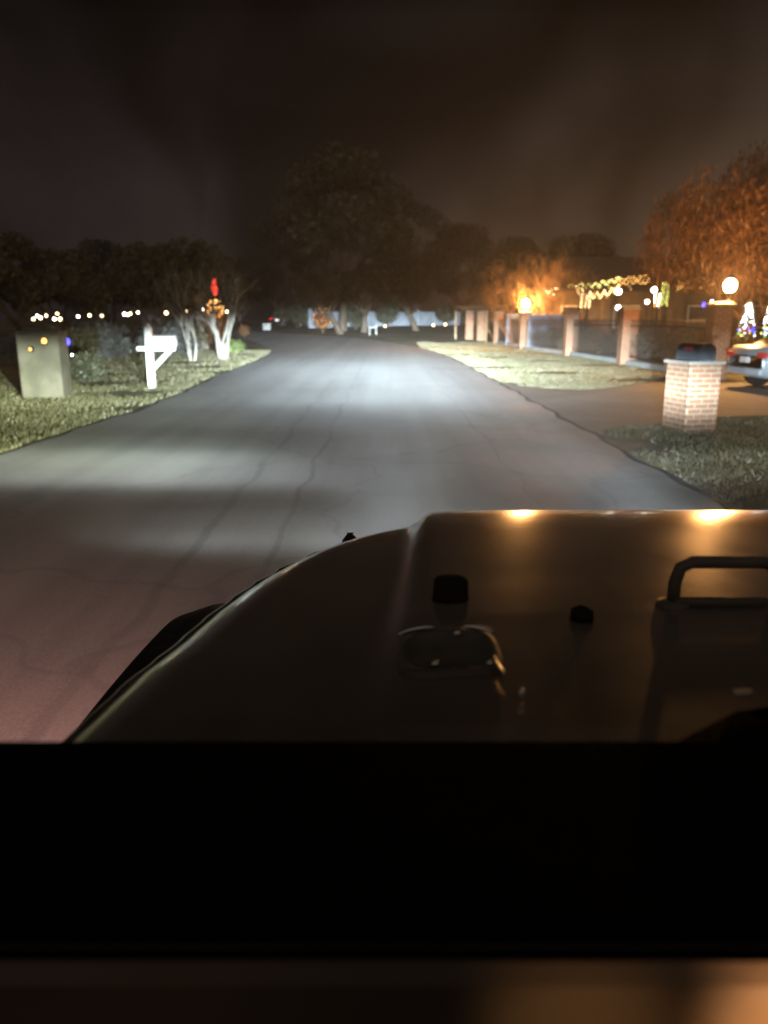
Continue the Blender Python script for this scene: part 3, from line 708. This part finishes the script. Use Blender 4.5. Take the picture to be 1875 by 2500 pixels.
# red ornament over orange lit shrub
oY = 42; p = P(525, 748, oY)
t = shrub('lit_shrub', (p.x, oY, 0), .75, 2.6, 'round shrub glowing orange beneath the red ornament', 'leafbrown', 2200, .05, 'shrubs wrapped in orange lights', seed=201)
random.seed(5)
def bulbs_on(t, c, r, n, mats, br, sz=1.0):
    for k in range(n):
        d = Vector((random.gauss(0, 1), random.gauss(0, 1), random.gauss(0, 1))).normalized()
        b = bpy.data.objects.new('bulb', bulb_mesh(random.choice(mats), br)); COL.objects.link(b); b.parent = t; b.location = Vector(c) + Vector((d.x * r, d.y * r, d.z * r * sz))
bulbs_on(t, (0, 0, 2.15), .46, 80, ['e_gold', 'e_amber', 'e_amber'], .026)
lamp('string_glow', 'POINT', (0, -.75, 2.2), (1, .42, .12), 40, .3, t)
t2 = thing('post_ornament', 'slim red lit ornament with a dark pointed tip on a tall post', 'ornament', (p.x, oY + .1, 0))
zz = P(525, 716, oY).z; zt = P(525, 676, oY).z
MB().tube([(0, 0, -.05), (0, 0, zz - .15)], .035, 8).build('post', MT['iron'], t2)
b = MB().lathe((0, 0, zz), [(.08, -.1), (.12, 0), (.15, .25), (.13, .6), (.10, .72)], 6).build('lantern_body', MT['e_red'], t2)
mb = MB()
for k in range(6):
    a = k * math.pi / 3; mb.tube([(.15 * math.cos(a), .15 * math.sin(a), zz - .05), (.165 * math.cos(a + .5), .165 * math.sin(a + .5), zz + .3), (.12 * math.cos(a + 1), .12 * math.sin(a + 1), zz + .74)], .018, 5)
mb.build('cage', MT['iron'], t2)
MB().lathe((0, 0, zz + .72), [(.13, 0), (.07, .1), (.01, zt - zz - .55)], 8).build('tip', MT['iron'], t2)
oY = 70; p = P(787, 765, oY)
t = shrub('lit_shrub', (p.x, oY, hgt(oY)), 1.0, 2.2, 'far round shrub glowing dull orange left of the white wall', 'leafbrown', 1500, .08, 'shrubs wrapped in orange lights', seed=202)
bulbs_on(t, (0, 0, 1.35), .85, 40, ['e_amber'], .028)
lamp('string_glow', 'POINT', (0, -1.2, 1.5), (1, .4, .12), 45, .3, t)
t = shrub('small_orange_bush', gx(595, 62), .55, 1.1, 'small brownish bush at the road bend left of the utility box', 'leafbrown', 800, .06, seed=203)

# golden garland along the eave
random.seed(11)
def wave(u0, v0, u1, v1, n, Y, amp, drop=0, step=6):
    out = []
    for k in range(n):
        f = k / (n - 1); out.append(P(u0 + (u1 - u0) * f, v0 + (v1 - v0) * f + amp * math.sin(k * 6.283 / step) + drop * math.sin(math.pi * f) + amp * .6 * math.sin(k * 1.7 + 1) + random.gauss(0, 2.2), Y + random.uniform(-.15, .15)))
    return out
string('eave_garland', 'upper yellow green garland rising along the house eave', wave(1388, 697, 1515, 681, 80, 45.8, 4.0, 6, 11), ['e_yellow', 'e_warm', 'e_gold', 'e_yellow', 'e_green'], .026, group='garlands on the house')
string('eave_garland', 'lower golden garland sagging under the yellow green one', wave(1408, 708, 1512, 702, 90, 45.6, 5, 16, 15), ['e_gold', 'e_warm', 'e_amber'], .030, group='garlands on the house')
string('eave_garland', 'dense amber icicle garland right of the fourth pillar top', wave(1500, 690, 1585, 682, 80, 45.8, 8, 0, 3.3), ['e_amber', 'e_gold', 'e_amber'], .024, group='garlands on the house')
string('eave_garland', 'amber icicle garland midway between the wrapped posts and the big lantern', wave(1650, 696, 1745, 690, 90, 46.2, 7, 0, 3.7), ['e_amber', 'e_amber', 'e_gold'], .022, group='garlands on the house')
string('eave_garland', 'loose gold garland looping above the big lantern to the right edge', wave(1755, 665, 1875, 668, 60, 32, 7, 10, 11), ['e_gold', 'e_amber'], .018, group='garlands on the house')
string('eave_garland', 'short warm garland in the fan shaped shrub', wave(1334, 712, 1362, 704, 14, 43.2, 4, 3, 6), ['e_warm', 'e_gold'], .028, group='garlands on the house')
def spiral(u, v0, v1, w0, w1, turns, n, Y):
    out = []
    for k in range(n):
        f = k / (n - 1); c = P(u, v1 + (v0 - v1) * f, Y); r = (w1 + (w0 - w1) * f) * Y / FPX; a = f * turns * 6.283
        out.append(c + Vector((r * math.cos(a), r * math.sin(a), 0)))
    return out
def wrapped_post(u, v0, v1, Y, r, mats, n, turns, br, label):
    t = thing('wrapped_post', label, 'post', gx(u, Y), 0, 'posts wrapped in lights'); zt = P(u, v0, Y).z - hgt(Y)
    MB().tube([(0, 0, -.05), (0, 0, zt + .1)], r * .85, 10).build('post', MT['bark'], t, True)
    z0 = P(u, v1, Y).z - hgt(Y)
    for k in range(n):
        f = k / (n - 1); a = f * turns * 6.283
        b = bpy.data.objects.new('bulb', bulb_mesh(mats[k % len(mats)], br)); COL.objects.link(b); b.parent = t
        b.location = (r * math.cos(a), r * math.sin(a), z0 + (zt - z0) * f)
wrapped_post(1426, 716, 752, 44, .24, ['e_gold', 'e_warm'], 90, 9, .026, 'short thick post densely wrapped in golden lights under the garland')
wrapped_post(1618, 690, 746, 44, .16, ['e_yellow', 'e_gold', 'e_green'], 70, 10, .024, 'slim post wrapped in yellow green lights')
wrapped_post(1600, 718, 750, 43, .12, ['e_gold', 'e_white'], 24, 6, .034, 'slim post wrapped in gold lights beside the yellow green one')
def globe_light(u, v, Y, r, label, mat='e_white'):
    p = P(u, v, Y); t = thing('globe_light', label, 'light', (p.x, Y, hgt(Y)), 0, 'white globe lights in the yard')
    MB().tube([(0, 0, -.05), (0, 0, p.z - hgt(Y))], .02, 6).build('pole', MT['iron'], t)
    MB().ball((0, 0, p.z - hgt(Y)), r, 14).build('globe', MT[mat], t, True)
for a in ((1510, 712, 41, .15, 'bigger white globe light over the fourth pillar'), (1509, 751, 38, .11, 'lower white globe light just over the fourth pillar cap'), (1597, 708, 43, .15, 'white globe light atop the gold wrapped post'), (1580, 737, 42, .10, 'small white globe light left of the gold wrapped post'), (1340 - 5, 0, 0, 0, '')):
    if a[2]: globe_light(*a)

# cone trees of lights
def light_tree(u, v0, v1, Y, w, label, seed):
    random.seed(seed); g = gx(u, Y); t = thing('light_tree', label, 'christmas tree', g, 0, 'cone trees covered in coloured lights')
    z0 = P(u, v1, Y).z - g.z; z1 = P(u, v0, Y).z - g.z; wr = w * Y / FPX
    MB().tube([(0, 0, -.05), (0, 0, z1)], [.05, .015], 8).build('trunk', MT['bark'], t)
    cs = []
    for k in range(60):
        f = random.random(); a = random.uniform(0, 6.28); r = wr * (1 - f) * .7
        cs.append((r * math.cos(a), r * math.sin(a), z0 * .8 + (z1 - z0 * .8) * f, .10 + .10 * (1 - f)))
    leaves(cs, 1800, .05).build('foliage', MT['leafdark'], t)
    n = 98; top = ['e_white', 'e_cool', 'e_cool']; bot = ['e_cool', 'e_blue', 'e_yellow', 'e_blue', 'e_violet', 'e_green', 'e_red']
    for k in range(n):
        f = (k / n) ** .8; a = k * 2.4 * (1.02) + random.random() * .3; a = -math.pi * random.uniform(-.05, 1.05) if k % 3 else random.uniform(0, 6.28)
        r = wr * (1 - f * .82); zz = z0 + (z1 - z0) * (math.floor(f * 13) / 13 + random.uniform(0, .025))
        b = bpy.data.objects.new('bulb', bulb_mesh(random.choice(top if f > .38 + random.gauss(0, .1) else bot), .022)); COL.objects.link(b); b.parent = t
        b.location = (r * math.cos(a), r * math.sin(a), zz)
light_tree(1824, 736, 820, 24, 21, 'cone tree of white and coloured lights directly under the big lantern', 301)
light_tree(1880, 738, 822, 25, 21, 'cone tree of coloured lights cut by the right edge of the photo', 302)
for (u, v, mt, lb) in ((1718, 744, 'e_blue', 'deep blue yard light left of the cone tree'), (1738, 738, 'e_cool', 'pale yard light between the deep blue one and the violet one'), (1768, 752, 'e_violet', 'violet yard light nearest the cone tree')):
    Y = 30; p = P(u, v, Y); t = thing('yard_light', lb, 'light', (p.x, Y, 0), 0, 'small coloured yard lights')
    MB().tube([(0, 0, -.05), (0, 0, p.z)], .01, 6).build('stake', MT['iron'], t)
    MB().ball((0, 0, p.z), .055, 10, 1.5).build('bulb', MT[mt], t, True)

# ------------------------------------------------------------------ the vehicle the photo is taken from
jeep = thing('offroad_vehicle', 'dark offroad vehicle carrying the camera, its bonnet and black dashboard filling the lower photo', 'car', (0, 0, 0))
OUT = [(.55, -.395), (.75, -.366), (.94, -.335), (1.04, -.308), (1.16, -.283), (1.26, -.256), (1.33, -.232), (1.40, -.202), (1.48, -.162), (1.56, -.112), (1.64, -.052), (1.70, .0), (1.735, .04), (1.75, .075)]
XC = .60
yt = np.array([a for a, b in OUT]); xt = np.array([b for a, b in OUT])
NY, NX = 170, 260
rows_y = np.concatenate([np.linspace(.55, 1.5, 90), np.linspace(1.5, 1.75, 81)[1:]])
def dome_edge(y): return np.interp(y, [.55, .72, 1.38, 1.60, 1.76], [-.045, -.033, .033, .060, .088])
pl = np.array([(b, a) for a, b in OUT] + [(.075 + .02 * i, 1.75) for i in range(1, 56)]); 
pl = np.vstack([pl, np.array([(2 * XC - b, a) for a, b in OUT[::-1]])])
def seg_dist(px, py):
    d = np.full(px.shape, 9.0)
    for (x0, y0), (x1, y1) in zip(pl[:-1], pl[1:]):
        vx, vy = x1 - x0, y1 - y0; l2 = vx * vx + vy * vy + 1e-12
        t = np.clip(((px - x0) * vx + (py - y0) * vy) / l2, 0, 1)
        d = np.minimum(d, np.hypot(px - x0 - t * vx, py - y0 - t * vy))
    return d
sv = np.linspace(0, 1, NX)
s2 = .5 - .5 * np.cos(np.pi * sv); sv = .45 * sv + .55 * s2
GXa = np.zeros((len(rows_y), NX)); GYa = np.zeros_like(GXa)
for j, y in enumerate(rows_y):
    xl = np.interp(y, yt, xt); GXa[j] = xl + (2 * XC - 2 * xl) * sv; GYa[j] = y
D = seg_dist(GXa, GYa)
half = (XC - dome_edge(GYa))
q = (half - np.abs(GXa - XC))
stepw = np.interp(GYa, [.55, 1.3, 1.7], [.10, .06, .04])
dome = 1 / (1 + np.exp(-np.clip(q / stepw * 5 - 1.5, -30, 30)))
rr = np.where(dome > .5, .10, .055)
k = np.clip(1 - D / .09, 0, 1); roll = .042 * (.5 * k ** 2 + .5 * (1 - np.sqrt(np.clip(1 - k ** 2, 0, 1))))
fr = np.clip((GYa - 1.42) / .33, 0, 1)
Z = 1.168 + .012 * (1.75 - GYa) - .030 * fr ** 2.6 * (1 - .0 * dome) + .034 * dome * np.interp(GYa, [.55, 1.0, 1.75], [.6, .9, 1.0]) - .010 * ((GXa - XC) / .9) ** 2 - roll
mb = MB(); mb.v = np.stack([GXa, GYa, Z], -1).reshape(-1, 3).tolist(); nr = len(rows_y)
mb.f = [(j * NX + i, j * NX + i + 1, (j + 1) * NX + i + 1, (j + 1) * NX + i) for j in range(nr - 1) for i in range(NX - 1)]
# side and front skirts
loop = [(j * NX) for j in range(nr)] + [((nr - 1) * NX + i) for i in range(1, NX)] + [(j * NX + NX - 1) for j in range(nr - 2, -1, -1)]
b0 = len(mb.v)
for ii in loop:
    x, y, z = mb.v[ii]; mb.v.append([x, y, z - .11])
for a in range(len(loop) - 1): mb.f.append((loop[a + 1], loop[a], b0 + a, b0 + a + 1))
hood = mb.build('bonnet', MT['bonnet'], jeep, True)
# grille / nose and body flank below the bonnet
mb = MB(); mb.box((XC, 1.66, .78), (1.18, .12, .52), bev=.03); g = mb.build('grille', MT['rubber'], jeep)
for k_ in range(7): MB().box((XC - .33 + k_ * .11, 1.725, .80), (.05, .02, .36), bev=.008).build('slot', MT['chrome'], g)
MB().box((XC, .65, .86), (1.76, 1.9, .30), bev=.03).build('tub', MT['bonnet'], jeep)
MB().box((XC, 1.80, .42), (1.75, .2, .2), bev=.04).build('bumper', MT['rubber'], jeep)
# fender flare: a curved slab beside the bonnet
def flare(sgn):
    mb = MB(); prof = []
    for k in range(25):
        f = k / 24; y = 1.02 + .86 * f; z = .882 + .045 * math.sin(min(1, f * 1.4) * math.pi * .5) - (.05 * max(0, (f - .75) / .25) ** 2 + .20 * max(0, (f - .93) / .07) ** 2)
        xo = XC + sgn * (XC + .575 - .085 * f - .10 * max(0, (f - .86) / .14) ** 2); xi = XC + sgn * (XC + .10)
        n0 = len(mb.v)
        for (x, zz) in ((xi, z + .015), (xi + (xo - xi) * .8, z + .008), (xo, z - .02), (xo, z - .075), (xi, z - .06)): mb.v.append((x, y, zz))
        if k:
            for q_ in range(5):
                w = (q_ + 1) % 5; mb.f.append((n0 - 5 + q_, n0 - 5 + w, n0 + w, n0 + q_))
    mb.f.append((0, 1, 2, 3, 4)); n0 = len(mb.v) - 5; mb.f.append((n0 + 4, n0 + 3, n0 + 2, n0 + 1, n0))
    mb.build('fender', MT['rubber'], jeep, False)
flare(-1); flare(1)
for y in (1.45,):
    for x in (-.44, 2 * XC + .44):
        mb = MB(); mb.tube([(x - .11, y, .40), (x + .11, y, .40)], .40, 28); w_ = mb.build('wheel', MT['rubber'], jeep)
# bonnet hardware
def hoodz(x, y):
    j = int(np.clip(np.searchsorted(rows_y, y), 0, nr - 1)); return float(np.interp(x, GXa[j], Z[j]))
def bp(u, v, lift=0.0):
    d = ray(u, v); z = 1.19
    for _ in range(12):
        q = Vector((0, 0, CAMZ)) + d * ((CAMZ - z) / -d.z); z = hoodz(q.x, q.y) + lift
    q.z = z; return q
p = bp(1100, 1462)
MB().lathe((p.x, p.y, p.z - .002), [(.028, 0), (.026, .006), (.025, .030), (.021, .036), (.01, .038)], 24, 1.0, .8).build('bonnet_bumper', MT['rubber'], jeep, True)
p = bp(1420, 1512)
MB().lathe((p.x, p.y, p.z), [(.016, 0), (.015, .014), (.004, .020)], 14).build('washer_nozzle', MT['rubber'], jeep, True)
# footman loop bracket
p = bp(1766, 1478); hw = .072
mb = MB(); lp = [(-hw, -.01), (-hw, .035), (-hw * .92, .056), (-hw * .7, .064), (hw * .7, .064), (hw * .92, .056), (hw, .035), (hw, -.01)]
mb.tube([(p.x + a, p.y, p.z + b) for a, b in lp], .009, 10)
for a in (-hw, hw): mb.lathe((p.x + a, p.y, p.z - .002), [(.024, 0), (.022, .007), (.012, .010)], 16)
mb.tube([(p.x - hw, p.y - .004, p.z + .006), (p.x + hw, p.y - .004, p.z + .006)], .008, 10)
mb.build('tie_down_loop', MT['softblack'], jeep, True)
bd = [(x, y) for y, x in zip(np.linspace(.62, 1.735, 60), np.interp(np.linspace(.62, 1.735, 60), yt, xt))]
MB().tube([(x + .006, y - .002, hoodz(x + .006, y - .002) + .0015) for x, y in bd], [.0065] * len(bd), 8).build('bonnet_rim_highlight', MT['chrome'], jeep, True)  # bead added along the edge to stand in for a bright rim highlight
# moulded cowl vent with chrome strips
def arc(u0, v0, u1, v1, um, vm, r, name, mat, par, n=12):
    pts = []
    for k in range(n + 1):
        f = k / n; u = (1 - f) ** 2 * u0 + 2 * f * (1 - f) * um + f * f * u1; v = (1 - f) ** 2 * v0 + 2 * f * (1 - f) * vm + f * f * v1
        pts.append(bp(u, v, .014))
    MB().tube(pts, [r * (.45 + .55 * math.sin(math.pi * k / n)) for k in range(n + 1)], 8).build(name, mat, par, True)
mb = MB(); cc = bp(1095, 1600); sc = bp(1225, 1600).x - cc.x; sy = bp(1095, 1545).y - cc.y
prof = [(1.0, -.004), (.98, .004), (.94, .009), (.80, .010), (.74, .004), (.3, .003)]
for (r_, z) in prof:
    for k in range(48):
        a = 2 * math.pi * k / 48; ca, sa = math.cos(a), math.sin(a)
        x = cc.x + sc * r_ * math.copysign(abs(ca) ** .6, ca); y = cc.y + sy * r_ * math.copysign(abs(sa) ** .6, sa)
        mb.v.append((x, y, hoodz(x, y) + z))
for i in range(5):
    for k in range(48): mb.f.append((i * 48 + k, i * 48 + (k + 1) % 48, (i + 1) * 48 + (k + 1) % 48, (i + 1) * 48 + k))
mb.f.append(tuple(240 + k for k in range(48)))
sco = mb.build('cowl_vent', MT['softblack'], jeep, True)
arc(970, 1550, 1060, 1531, 1005, 1534, .0042, 'chrome_strip', MT['chrome'], sco); arc(1130, 1529, 1203, 1543, 1172, 1529, .0042, 'chrome_strip', MT['chrome'], sco)
arc(1206, 1600, 1232, 1645, 1214, 1630, .0025, 'chrome_strip', MT['chrome'], sco)
for (u, v) in ((1062, 1622), (1196, 1620), (1273, 1692), (1116, 1547)):
    MB().ball(bp(u, v, .009), .0055, 10).build('screw', MT['chrome'], sco, True)
# nub at the front left corner
MB().box((-.075, 1.635, 1.09), (.035, .05, .10), bev=.015).build('bonnet_latch', MT['rubber'], jeep)
# black defroster cowl rising to the right behind the glass
mb = MB(); cv = [(.26, 1.20), (.33, 1.243), (.42, 1.258), (.52, 1.270), (.66, 1.290), (.95, 1.315), (1.4, 1.32), (1.5, 1.20)]
for (x, z) in cv: mb.v += [(x, .655, 1.15), (x, .655, z), (x, .60, z - .004), (x, .56, 1.15)]
for k in range(len(cv) - 1):
    for q in range(4): w = (q + 1) % 4; mb.f.append((k * 4 + q, k * 4 + w, k * 4 + 4 + w, k * 4 + 4 + q))
dc = mb.build('defroster_cowl', MT['dash'], jeep, True)
q_ = ray(1812, 1690); q_ = Vector((0, 0, CAMZ)) + q_ * (.60 / q_.y); MB().box(tuple(q_), (.017, .006, .004), R(10), bev=.001).build('clip', MT['chrome'], dc)
MB().box((XC + .1, .62, 1.165), (1.9, .12, .05), bev=.02).build('cowl', MT['rubber'], jeep)
# windscreen
mb = MB(); mb.v = [(-.46, .66, 1.17), (1.66, .66, 1.17), (1.60, .26, 1.86), (-.40, .26, 1.86), (-.46, .655, 1.167), (1.66, .655, 1.167), (1.60, .255, 1.857), (-.40, .255, 1.857)]
mb.f = [(0, 1, 2, 3)]; mb.v = mb.v[:4]; mb.build('windscreen', MT['glass'], jeep)
# dashboard
mb = MB(); mb.box((.45, .500, 1.20), (2.1, .222, .085), bev=.012); mb.box((.45, .51, 1.05), (2.1, .20, .24)); mb.build('dashboard', MT['dash'], jeep, False)
tr = MB().box((.45, .376, 1.125), (2.1, .026, .226), bev=.010).build('dashboard_trim', MT['trim'], jeep)
MB().box((.5, -1.0, 1.25), (2.5, .14, 1.35), bev=.05).build('cabin_blocker', MT['dash'], jeep)  # unseen panel added to keep the rear glow out of the windscreen reflection
MB().box((-.66, .10, .95), (.10, 1.1, .60), bev=.02).build('door', MT['dash'], jeep)  # unseen door panel, added to block lit ground mirrored in the windscreen
MB().box((-.60, .62, .95), (.22, .12, .56), bev=.02).build('kick_panel', MT['dash'], jeep)  # unseen, added to close the gap beside the dash against the same reflection
for (x, z, pw, c) in ((.25, 1.195, 5.5, (1, .50, .20)), (.115, 1.19, .6, (1, .56, .22))):
    cg = lamp('console_glow', 'SPOT', (x, .235, z), c, pw, .015, jeep); cg.data.spot_size = R(62); cg.data.spot_blend = .9; cg.rotation_euler = (R(92), 0, 0)
# unseen mirror and red lamp, added to redden the near left ground
mr = MB().box((-1.0, .62, 1.30), (.22, .10, .20), bev=.03).build('added_mirror', MT['rubber'], jeep)
MB().tube([(-.90, .62, 1.24), (-.5, .60, 1.12)], .02, 8).build('added_mirror_arm', MT['rubber'], mr)
MB().box((-1.0, .675, 1.20), (.12, .012, .02), bev=.003).build('added_red_lens', MT['e_redfill'], mr)
rl = lamp('red_ground_fill', 'SPOT', (-1.0, .76, 1.19), (1, .45, .38), 440, .06, jeep)
rl.data.spot_size = R(95); rl.data.spot_blend = 1.0; rl.rotation_euler = (R(56), 0, R(30))
# ---- headlamps with a real beam pattern (strength depends on the direction in the lamp's own space)
def headlamp(x, power):
    h = MB().lathe((0, 0, 0), [(.085, -.02), (.10, 0), (.10, .03), (.085, .045)], 24).build('headlight', MT['chrome'], jeep, True)
    h.location = (x, 1.80, .88); h.rotation_euler = (R(-90), 0, 0)
    d = bpy.data.lights.new('beam', 'SPOT'); d.spot_size = R(150); d.spot_blend = .2; d.energy = power; d.shadow_soft_size = .05; d.color = (1, 1, 1)
    o = bpy.data.objects.new('beam', d); COL.objects.link(o); o.parent = jeep; o.location = (x, 1.90, .88); o.rotation_euler = (R(90), 0, 0)
    d.use_nodes = True; nt = d.node_tree; nt.nodes.clear()
    n = nd(nt, 'ShaderNodeTexCoord').outputs['Normal']; s = nd(nt, 'ShaderNodeSeparateXYZ'); nt.links.new(n, s.inputs[0])
    zf = M_(nt, 'MAXIMUM', M_(nt, 'ABSOLUTE', s.outputs[2]), .05)
    tx = M_(nt, 'DIVIDE', s.outputs[0], zf); ty = M_(nt, 'DIVIDE', s.outputs[1], zf)
    v = M_(nt, 'MULTIPLY', ty, -1)                      # downward slope
    vp = M_(nt, 'MAXIMUM', v, .001)
    sl = M_(nt, 'DIVIDE', M_(nt, 'MULTIPLY', vp, 1.6), M_(nt, 'ADD', M_(nt, 'MULTIPLY', vp, 1.9), .88))   # ~ photo rows below the horizon / FPX
    u = M_(nt, 'DIVIDE', sl, .34)
    px = lambda a: a / FPX / .34
    cen = ramp(nt, u, [(0, .6), (px(80), .95), (px(130), 1.0), (px(175), .85), (px(225), .22), (px(262), .065), (px(310), .055), (px(360), .065), (px(430), .065), (px(500), .17), (px(560), .19), (px(610), .04), (px(660), 0)], 'EASE')
    wid = ramp(nt, u, [(0, .17), (px(110), .25), (px(190), .27), (px(222), .13), (px(262), .055), (px(292), .11), (px(330), .37), (px(380), .34), (px(412), .05), (px(445), .015), (px(490), .08), (px(550), .25), (px(575), .05), (px(600), 0)], 'EASE')
    ax = M_(nt, 'ABSOLUTE', tx)
    side = M_(nt, 'MULTIPLY', mapr(nt, ax, .20, .46, 0, 1), mapr(nt, tx, .0, .2, 1, .55))
    wid3 = nd(nt, 'ShaderNodeVectorMath', operation='SCALE'); nt.links.new(wid, wid3.inputs[0]); wid3.inputs['Scale'].default_value = 3.0
    B = mix(nt, side, cen, wid3.outputs[0])
    B = mix(nt, M_(nt, 'MULTIPLY', mapr(nt, ax, .40, .75, 0, 1), mapr(nt, u, px(440), px(470), 0, 1)), B, (.01, .01, .01))
    v3 = M_(nt, 'POWER', M_(nt, 'MAXIMUM', v, .088), -3.0)
    v3h = M_(nt, 'POWER', M_(nt, 'MAXIMUM', v, .035), -3.0)
    hot = M_(nt, 'POWER', 2.718, M_(nt, 'MULTIPLY', M_(nt, 'POWER', M_(nt, 'DIVIDE', M_(nt, 'SUBTRACT', tx, .02), .21), 2.0), -1))
    far = M_(nt, 'POWER', 2.718, M_(nt, 'MULTIPLY', M_(nt, 'POWER', M_(nt, 'DIVIDE', ax, 1.5), 2.0), -1))
    far = M_(nt, 'MULTIPLY', far, mapr(nt, tx, .24, .40, 1, .24))
    inten = M_(nt, 'ADD', M_(nt, 'MULTIPLY', v3, far), M_(nt, 'MULTIPLY', M_(nt, 'SUBTRACT', v3h, v3), M_(nt, 'MULTIPLY', M_(nt, 'MULTIPLY', hot, mapr(nt, tx, .03, .16, 1, .38)), 1.3)))
    cut = M_(nt, 'ADD', mapr(nt, v, -.036, .006, 0, 1), mapr(nt, v, -.22, -.02, 0, .006))
    tot = M_(nt, 'MULTIPLY', M_(nt, 'MULTIPLY', inten, cut), .0205)
    # the left fringe of a headlamp beam is greener
    tint = mix(nt, mapr(nt, tx, -.15, -.75, 0, 1), (.76, .90, 1.0), (.90, 1.0, .66))
    tint = mix(nt, mapr(nt, v, .09, .16, 0, .6), tint, (.95, .92, 1.0))
    colr = mix(nt, 1.0, B, tint, 'MULTIPLY')
    e = nd(nt, 'ShaderNodeEmission'); nt.links.new(colr, e.inputs[0]); nt.links.new(tot, e.inputs[1])
    oo = nd(nt, 'ShaderNodeOutputLight'); nt.links.new(e.outputs[0], oo.inputs[0])
headlamp(.12, 1850); headlamp(1.08, 1850)

# ------------------------------------------------------------------ night air
HAZE = .0011
if HAZE:
    hz = MB().box((0, 55, 15), (160, 190, 33)).build('haze', None)
    hz.data.materials.clear(); m, nt = new_mat('night_air')
    pv = nd(nt, 'ShaderNodeVolumePrincipled'); pv.inputs['Color'].default_value = (.9, .88, .86, 1); pv.inputs['Density'].default_value = HAZE; pv.inputs['Anisotropy'].default_value = .65
    o = nd(nt, 'ShaderNodeOutputMaterial'); nt.links.new(pv.outputs[0], o.inputs['Volume']); hz.data.materials.append(m)
    m.volume_intersection_method = 'FAST' if hasattr(m, 'volume_intersection_method') else None
    hz['kind'] = 'stuff'; hz['label'] = 'thin night mist glowing round the lanterns'; hz['category'] = 'haze'
